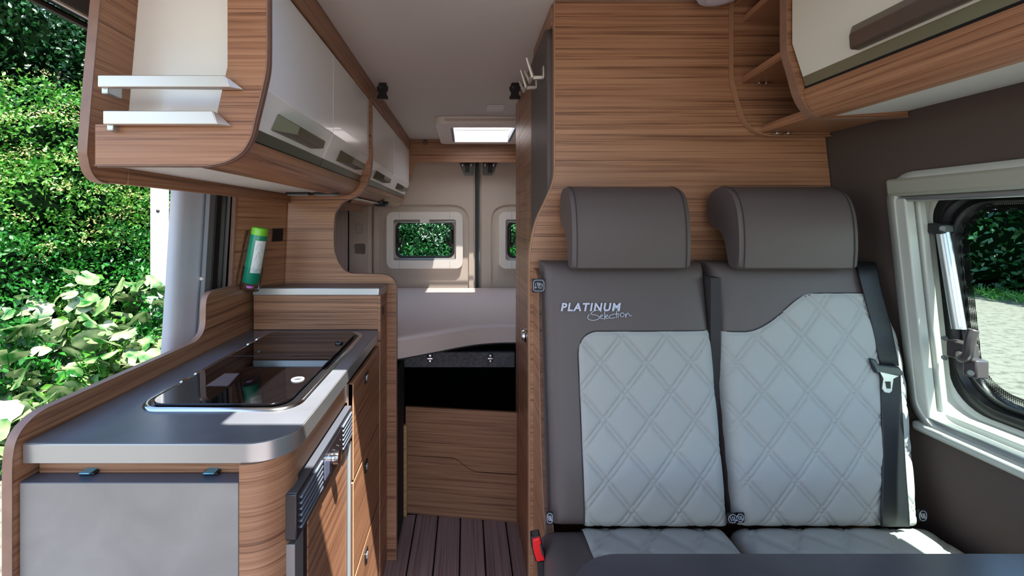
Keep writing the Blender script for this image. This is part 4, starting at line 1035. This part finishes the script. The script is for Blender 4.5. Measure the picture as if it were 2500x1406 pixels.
# cover board with wave-shaped cut between its two halves
cv = thing('storage_board', (0, 2.06, 0), 'low walnut board with a wavy joint closing the storage under the bed', 'board')
def cvp(px, py):
    t = (px-990)/(1272-990); Y = 2.085 - .065*t
    return ((px-VX)/F*Y, Y, HC-(py-VY)/F*Y)
wave = [(990, 1111), (1040, 1114), (1090, 1117), (1108, 1119), (1120, 1125), (1136, 1138), (1150, 1147), (1162, 1151), (1180, 1153), (1230, 1156), (1272, 1158)]
def slab(upper, lower):
    a = [Vector(cvp(*p)) for p in upper]; b = [Vector(cvp(*p)) for p in lower]; d_ = Vector((0, .016, 0)); n = len(a)
    m = M(); m.loft([[p for p in a], [p for p in b], [p+d_ for p in b], [p+d_ for p in a], [p for p in a]], close=False)
    m.raw([a[0], b[0], b[0]+d_, a[0]+d_, a[-1], b[-1], b[-1]+d_, a[-1]+d_], [(0,1,2,3), (7,6,5,4)])
    return m
wx = smoothline(wave, 3)
up_ = [(x_, 993+15*(x_-990)/282) for x_, y_ in wx]
dn_ = [(x_, 1253+24*(x_-990)/282) for x_, y_ in wx]
slab(up_, [(x_, y_-.7) for x_, y_ in wx]).build('upper_panel', WD, cv, bevel=.001)
slab([(x_, y_+.7) for x_, y_ in wx], dn_).build('lower_panel', WD, cv, bevel=.001)
tag(boxo('batten', -.292, -.270, 2.060, 2.084, .001, HC-(1040-VY)/F*2.06, PINE, None, bevel=.001), 'narrow light pine batten left of the storage board', 'batten')

# ------------------------------------------------------------------ outside
GZ = -.45
def gravel():
    m = mat('gravel', rgb(205, 198, 186), .9, bump=.8, bscale=40)
    t = m.node_tree; b = t.nodes['Principled BSDF']; g = t.nodes.new('ShaderNodeNewGeometry')
    n = t.nodes.new('ShaderNodeTexNoise'); n.inputs['Scale'].default_value = 9; n.inputs['Detail'].default_value = 8; n.inputs['Roughness'].default_value = .7
    t.links.new(g.outputs['Position'], n.inputs[0]); r = t.nodes.new('ShaderNodeValToRGB')
    r.color_ramp.elements[0].position = .36; r.color_ramp.elements[0].color = rgb(64, 60, 53); r.color_ramp.elements[1].position = .52; r.color_ramp.elements[1].color = rgb(100, 95, 86)
    t.links.new(n.outputs[0], r.inputs[0]); t.links.new(r.outputs[0], b.inputs['Base Color']); return m
gp = []
gn = 50
for j in range(gn):
    for i in range(gn):
        x_ = -40 + 80*i/(gn-1); y_ = -30 + 80*j/(gn-1); gp.append((x_, y_, GZ + random.uniform(-.02, .02)))
tag(M().grid(gp, gn, gn).build('ground', gravel()), 'pale gravel ground around the van', kind='structure')

def basis(nrm, up):
    n = nrm/np.linalg.norm(nrm, axis=1, keepdims=True)
    t = np.cross(n, up); l = np.linalg.norm(t, axis=1, keepdims=True); l[l < 1e-6] = 1; t /= l
    return n, t, np.cross(t, n)
def leaves(centers, size, template, faces, normal_bias, name, m_, parent, jit=.35):
    n = len(centers); cs = np.asarray(centers)
    nr = rng.normal(size=(n, 3)) + np.asarray(normal_bias)
    up = rng.normal(size=(n, 3)); n_, t_, b_ = basis(nr, up)
    sz = size*(1 + jit*rng.uniform(-1, 1, n))
    T = np.asarray(template)          # (k,3) in (t,b,n)
    V = cs[:, None, :] + sz[:, None, None]*(T[None, :, 0:1]*t_[:, None, :] + T[None, :, 1:2]*b_[:, None, :] + T[None, :, 2:3]*n_[:, None, :])
    k = len(T); Vf = V.reshape(-1, 3)
    q = Vector((0, 0, 0)); r = parent
    while r is not None: q += r.location; r = r.parent
    Vf = Vf - np.array(q)
    Fq = np.asarray(faces); nf = len(Fq)
    Ff = (Fq[None] + (np.arange(n)*k)[:, None, None]).reshape(-1, 3)
    me = bpy.data.meshes.new(name); me.vertices.add(len(Vf)); me.vertices.foreach_set('co', Vf.ravel().astype(np.float32))
    me.loops.add(len(Ff)*3); me.loops.foreach_set('vertex_index', Ff.ravel().astype(np.int32))
    me.polygons.add(len(Ff)); me.polygons.foreach_set('loop_start', np.arange(0, len(Ff)*3, 3, dtype=np.int32)); me.polygons.foreach_set('loop_total', np.full(len(Ff), 3, dtype=np.int32))
    me.update(calc_edges=True); me.materials.append(m_)
    o = bpy.data.objects.new(name, me); C.objects.link(o); o.parent = parent; o['kind'] = 'stuff'
    return o
KITE = [(0, -.5, 0), (-.27, 0, .07), (.27, 0, .07), (0, .55, -.05), (0, 0, -.02)]
KITEF = [(0, 2, 4), (2, 3, 4), (3, 1, 4), (1, 0, 4)]
LEAF_DK = leaf_mat('leaf_dark', rgb(10, 44, 18), rgb(30, 82, 34), .22, .35)
LEAF_MD = leaf_mat('leaf_green', rgb(14, 78, 18), rgb(44, 116, 36), .3, .38)
LEAF_LT = leaf_mat('leaf_bright', rgb(24, 98, 22), rgb(92, 140, 52), .32, .4)
LEAF_BR = leaf_mat('leaf_broad', rgb(16, 84, 24), rgb(150, 164, 118), .25, .32, spec=.8)  # pale end of the ramp paints in the sun's highlights
BLOOM = leaf_mat('elder_bloom', rgb(150, 150, 78), rgb(186, 182, 120), .3, .6)
BARK = mat('bark', rgb(70, 56, 42), .9, bump=.5, bscale=60)
CORE = mat('foliage_shade', rgb(6, 16, 6), 1.0, spec=0)
def blob(c, rad, n, shell=.65):
    d = rng.normal(size=(n, 3)); d /= np.linalg.norm(d, axis=1, keepdims=True)
    r = shell + (1-shell)*rng.random(n)**.7
    # lumpy surface
    l = 1 + .12*np.sin(d[:, 0]*7+c[0]*3) + .12*np.sin(d[:, 1]*8+c[1]*5) + .10*np.sin(d[:, 2]*9)
    return np.asarray(c) + d*(r*l)[:, None]*np.asarray(rad)
def core(c, rad, par, name='inner_shade'):  # near-black body among the leaves, standing for the shade inside
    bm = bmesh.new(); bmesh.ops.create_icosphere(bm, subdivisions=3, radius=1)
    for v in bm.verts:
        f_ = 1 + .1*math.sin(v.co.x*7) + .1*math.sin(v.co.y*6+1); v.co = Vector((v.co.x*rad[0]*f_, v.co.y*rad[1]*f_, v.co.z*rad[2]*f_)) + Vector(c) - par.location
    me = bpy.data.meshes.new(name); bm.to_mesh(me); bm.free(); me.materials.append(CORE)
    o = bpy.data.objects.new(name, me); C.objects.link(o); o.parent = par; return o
def bush(name, base, blobs, leafs, size, m_, label, cat, group=None, bias=(0, 0, .6), stems=5, cs=.66, shell=.72):
    t = thing(name, base, label, cat, group)
    for c, rad in blobs:
        vol = (rad[0]*rad[1]*rad[2])**(2/3)
    tot = sum((r[0]*r[1]*r[2])**(2/3) for c, r in blobs)
    pts = np.concatenate([blob(c, r, int(leafs*((r[0]*r[1]*r[2])**(2/3))/tot), shell) for c, r in blobs])
    leaves(pts, size, KITE, KITEF, bias, 'foliage', m_, t)
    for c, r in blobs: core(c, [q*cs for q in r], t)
    for i in range(stems):
        c, r = blobs[i % len(blobs)]
        p0 = Vector((base[0]+random.uniform(-.3, .3), base[1]+random.uniform(-.3, .3), GZ)); p1 = Vector(c) + Vector((random.uniform(-.4, .4)*r[0], random.uniform(-.4, .4)*r[1], r[2]*.5))
        M().tube(smoothline([p0, p0.lerp(p1, .5)+Vector((random.uniform(-.1, .1), random.uniform(-.1, .1), 0)), p1]), [.04-.003*i for i in range(11)], 7).build('stem', BARK, t)
    return t
# left side, seen through the sliding door
bush('tree', (-7.0, 6.0, GZ), [((-6.9, 4.6, 3.6), (1.3, 1.3, 1.6)), ((-7.2, 6.6, 3.9), (1.4, 1.5, 1.8)), ((-7.0, 8.6, 4.2), (1.5, 1.5, 2.0)), ((-6.9, 6.0, 1.8), (1.3, 1.8, 1.4)), ((-7, 9.6, 1.8), (1.4, 1.8, 1.6))], 44000, .075, LEAF_DK,
     'dark glossy tree standing tallest at the back of the hedge', 'tree')
bush('shrub', (-5.4, 4.0, GZ), [((-5.5, 3.9, 1.7), (.8, .9, 1.0)), ((-5.3, 4.9, 1.1), (.7, .8, .8))], 17000, .055, LEAF_MD, 'mid green shrub at the left edge, below the dark tree', 'shrub')
eb = bush('elder_bush', (-5.0, 6.2, GZ), [((-5.2, 5.8, 2.3), (.8, .9, .75)), ((-5.0, 7.0, 2.2), (.8, .9, .8)), ((-4.9, 5.4, 1.5), (.75, .9, .7)), ((-4.8, 6.6, 1.2), (.7, 1.0, .8))], 30000, .055, LEAF_LT,
          'flowering elder bush with pale yellow flower heads outside the sliding door', 'bush')
# flower heads: flat discs of tiny petals
fp_ = []
for c, r in (((-5.2, 5.8, 2.3), (.85, .95, .8)), ((-5.0, 7.0, 2.2), (.85, .95, .85)), ((-4.9, 5.4, 1.5), (.8, .95, .75)), ((-4.8, 6.6, 1.2), (.75, 1.05, .85))):
    for p in blob(c, r, 90, .98):
        if p[0] > c[0]-.2: fp_.append(p + np.column_stack([rng.normal(0, .055, 34), rng.normal(0, .055, 34), rng.normal(0, .032, 34)]))
leaves(np.concatenate(fp_), .026, KITE, KITEF, (.6, -.4, 1.2), 'flower_heads', BLOOM, eb)
bush('nettle_patch', (-4.6, 5.2, GZ), [((-4.7, 4.6, .55), (.6, .9, .65)), ((-4.5, 5.8, .6), (.6, .9, .65)), ((-4.4, 7.0, .6), (.6, .9, .7))], 22000, .05, LEAF_MD,
     'dense nettles between the elder bush and the broad-leaved plants', 'nettles', bias=(.3, 0, .8), stems=9)
# broad-leaved plants, each leaf its own object
def broad_mesh(seed):
    rr = random.Random(seed); v = [(0, -.05, 0)]; n = 13
    for i in range(n):
        a = -math.pi/2 + 2*math.pi*(i+.5)/n
        r = .5*(1 + .14*math.sin(3*a+seed) + rr.uniform(-.1, .1)); 
        v.append((r*math.cos(a), r*math.sin(a), .06*math.sin(2*a+seed) + rr.uniform(-.03, .03) - .05))
    f = [(0, i+1, (i+1) % n + 1) for i in range(n-1)] + [(0, n, 1)]
    f = f[:-1]
    me = bpy.data.meshes.new('broad_leaf'); me.from_pydata(v, [], f); me.materials.append(LEAF_BR)
    me.polygons.foreach_set('use_smooth', [True]*len(f)); return me
bms = [broad_mesh(i) for i in range(5)]
names = ['at the left edge of the picture', 'in front of the nettles, second from the left', 'tallest, under the white post', 'nearest the worktop upstand', 'beside the silver door pillar', 'lowest, at the gravel edge']
for k_, (cx, cy, rx, ry, top, nl) in enumerate(((-3.9, 3.85, .42, .45, .80, 80), (-3.9, 4.6, .40, .45, .95, 80), (-3.85, 5.6, .36, .45, 1.2, 60), (-3.25, 4.15, .32, .48, .45, 80), (-3.2, 4.72, .25, .24, .80, 50), (-3.3, 3.5, .28, .42, .05, 50))):
    t = thing('broad_leaf_plant', (cx, cy, GZ), 'broad-leaved plant with large leaves and painted highlights, ' + names[k_], 'plant', 'broad-leaved plants outside the sliding door')
    stl = M()
    for i in range(nl):
        a = random.uniform(0, 2*math.pi); r = random.random()**.5
        z = GZ + (top-GZ)*(1-.4*r*r)*random.uniform(.2, 1.0)
        p = Vector((cx + rx*r*math.cos(a), cy + ry*r*math.sin(a), z))
        o = bpy.data.objects.new('broad_leaf', random.choice(bms)); C.objects.link(o); o.parent = t
        o.location = p - t.location; s_ = random.uniform(.10, .25); o.scale = (s_, s_, s_)
        o.rotation_euler = (random.uniform(-.7, .9), random.uniform(-.2, 1.0), random.uniform(0, 6.28))
        stl.tube([(cx+random.uniform(-.1, .1), cy+random.uniform(-.1, .1), GZ), tuple(p)], .004, 4, cap=False)
    stl.build('stalks', LEAF_MD, t)['kind'] = 'stuff'
    uc = blob((cx-.08, cy+.05, GZ+(top-GZ)*.40), (rx*.8, ry*.85, (top-GZ)*.42), 1100, .3)
    leaves(uc[uc[:, 2] > GZ], .075, KITE, KITEF, (.5, -.2, .8), 'undergrowth', LEAF_LT if k_ % 2 else LEAF_MD, t)
gt = thing('grass_verge', (-3.6, 4.2, GZ), 'tufts of grass and weeds at the edge of the gravel', 'grass')
gc = np.column_stack([rng.uniform(-4.2, -3.0, 5000), rng.uniform(2.8, 6.5, 5000), GZ + rng.uniform(0, .16, 5000)])
gc = gc[gc[:, 0] < -3.05 - .35*rng.random(5000)]
leaves(gc, .08, [(-.05, -.5, 0), (.05, -.5, 0), (0, .7, .1)], [(0, 1, 2)], (.6, 0, .2), 'grass_blades', LEAF_LT, gt)
gt['kind'] = 'stuff'
po = thing('post', (-4.0, 5.95, GZ), 'square white post with a dark bolt standing in the greenery', 'post')
PYd = 5.0
x0_, x1_ = (366-VX)/F*PYd, (396-VX)/F*PYd
po.location = ((x0_+x1_)/2, PYd, GZ)
boxo('post_body', x0_, x1_, PYd, PYd+.12, GZ, 2.6, mat('post_white', rgb(226, 226, 224), .6), po, bevel=.01)
q = P(386, 515, PYd); M().lathe(q, (0, -1, 0), [(.02, 0), (.02, .01), (.012, .02)], 12).build('bolt', BLACK, po)
# rear
bush('tree', (-1.6, 8.5, GZ), [((-2.2, 8.4, 2.2), (1.6, 1.2, 1.5)), ((-.2, 8.8, 2.4), (1.6, 1.2, 1.6)), ((-1.4, 8.2, .6), (1.5, 1.0, .9)), ((.4, 8.4, .5), (1.5, 1.0, .9))], 60000, .06, LEAF_DK, 'leafy tree seen through the left rear window', 'tree')
bush('tree', (2.2, 8.8, GZ), [((2.2, 8.6, 2.4), (1.6, 1.2, 1.6)), ((1.9, 8.3, .7), (1.4, 1.1, 1.0))], 30000, .06, LEAF_MD, 'bright leafy tree seen through the right rear window', 'tree')
# right
hp_ = []
bush('hedge', (15, 12, GZ), [((14, 4.5, 2.5), (1.8, 2.4, 3.2)), ((14.5, 8, 2.8), (1.8, 2.4, 3.4)), ((15, 11.5, 2.6), (1.8, 2.4, 3.3)), ((14, 15, 2.8), (1.8, 2.6, 3.4)), ((13.5, 18.5, 2.8), (2.0, 2.6, 3.4)), ((12, 22, 2.8), (2.6, 2.6, 3.4)), ((14.5, 1.5, 2.6), (1.8, 2.2, 3.2)), ((13.4, 6, .7), (1.0, 4, 1.4)), ((13.4, 12, .7), (1.0, 4, 1.4)), ((13, 18, .7), (1.0, 4, 1.4)), ((16, 26, 2.8), (4, 4, 3.6))], 110000, .15, LEAF_DK,
     'long dark green hedge across the gravel, seen through the side window', 'hedge', cs=.76, shell=.82)
vg = thing('grass_verge', (12, 12, GZ), 'strip of grass at the foot of the far hedge', 'grass')
vc = np.column_stack([rng.uniform(12.0, 12.9, 7000), rng.uniform(2, 20, 7000), GZ + rng.uniform(0, .2, 7000)])
leaves(vc, .16, [(-.05, -.5, 0), (.05, -.5, 0), (0, .7, .1)], [(0, 1, 2)], (-.8, 0, .2), 'grass_blades', LEAF_LT, vg); vg['kind'] = 'stuff'
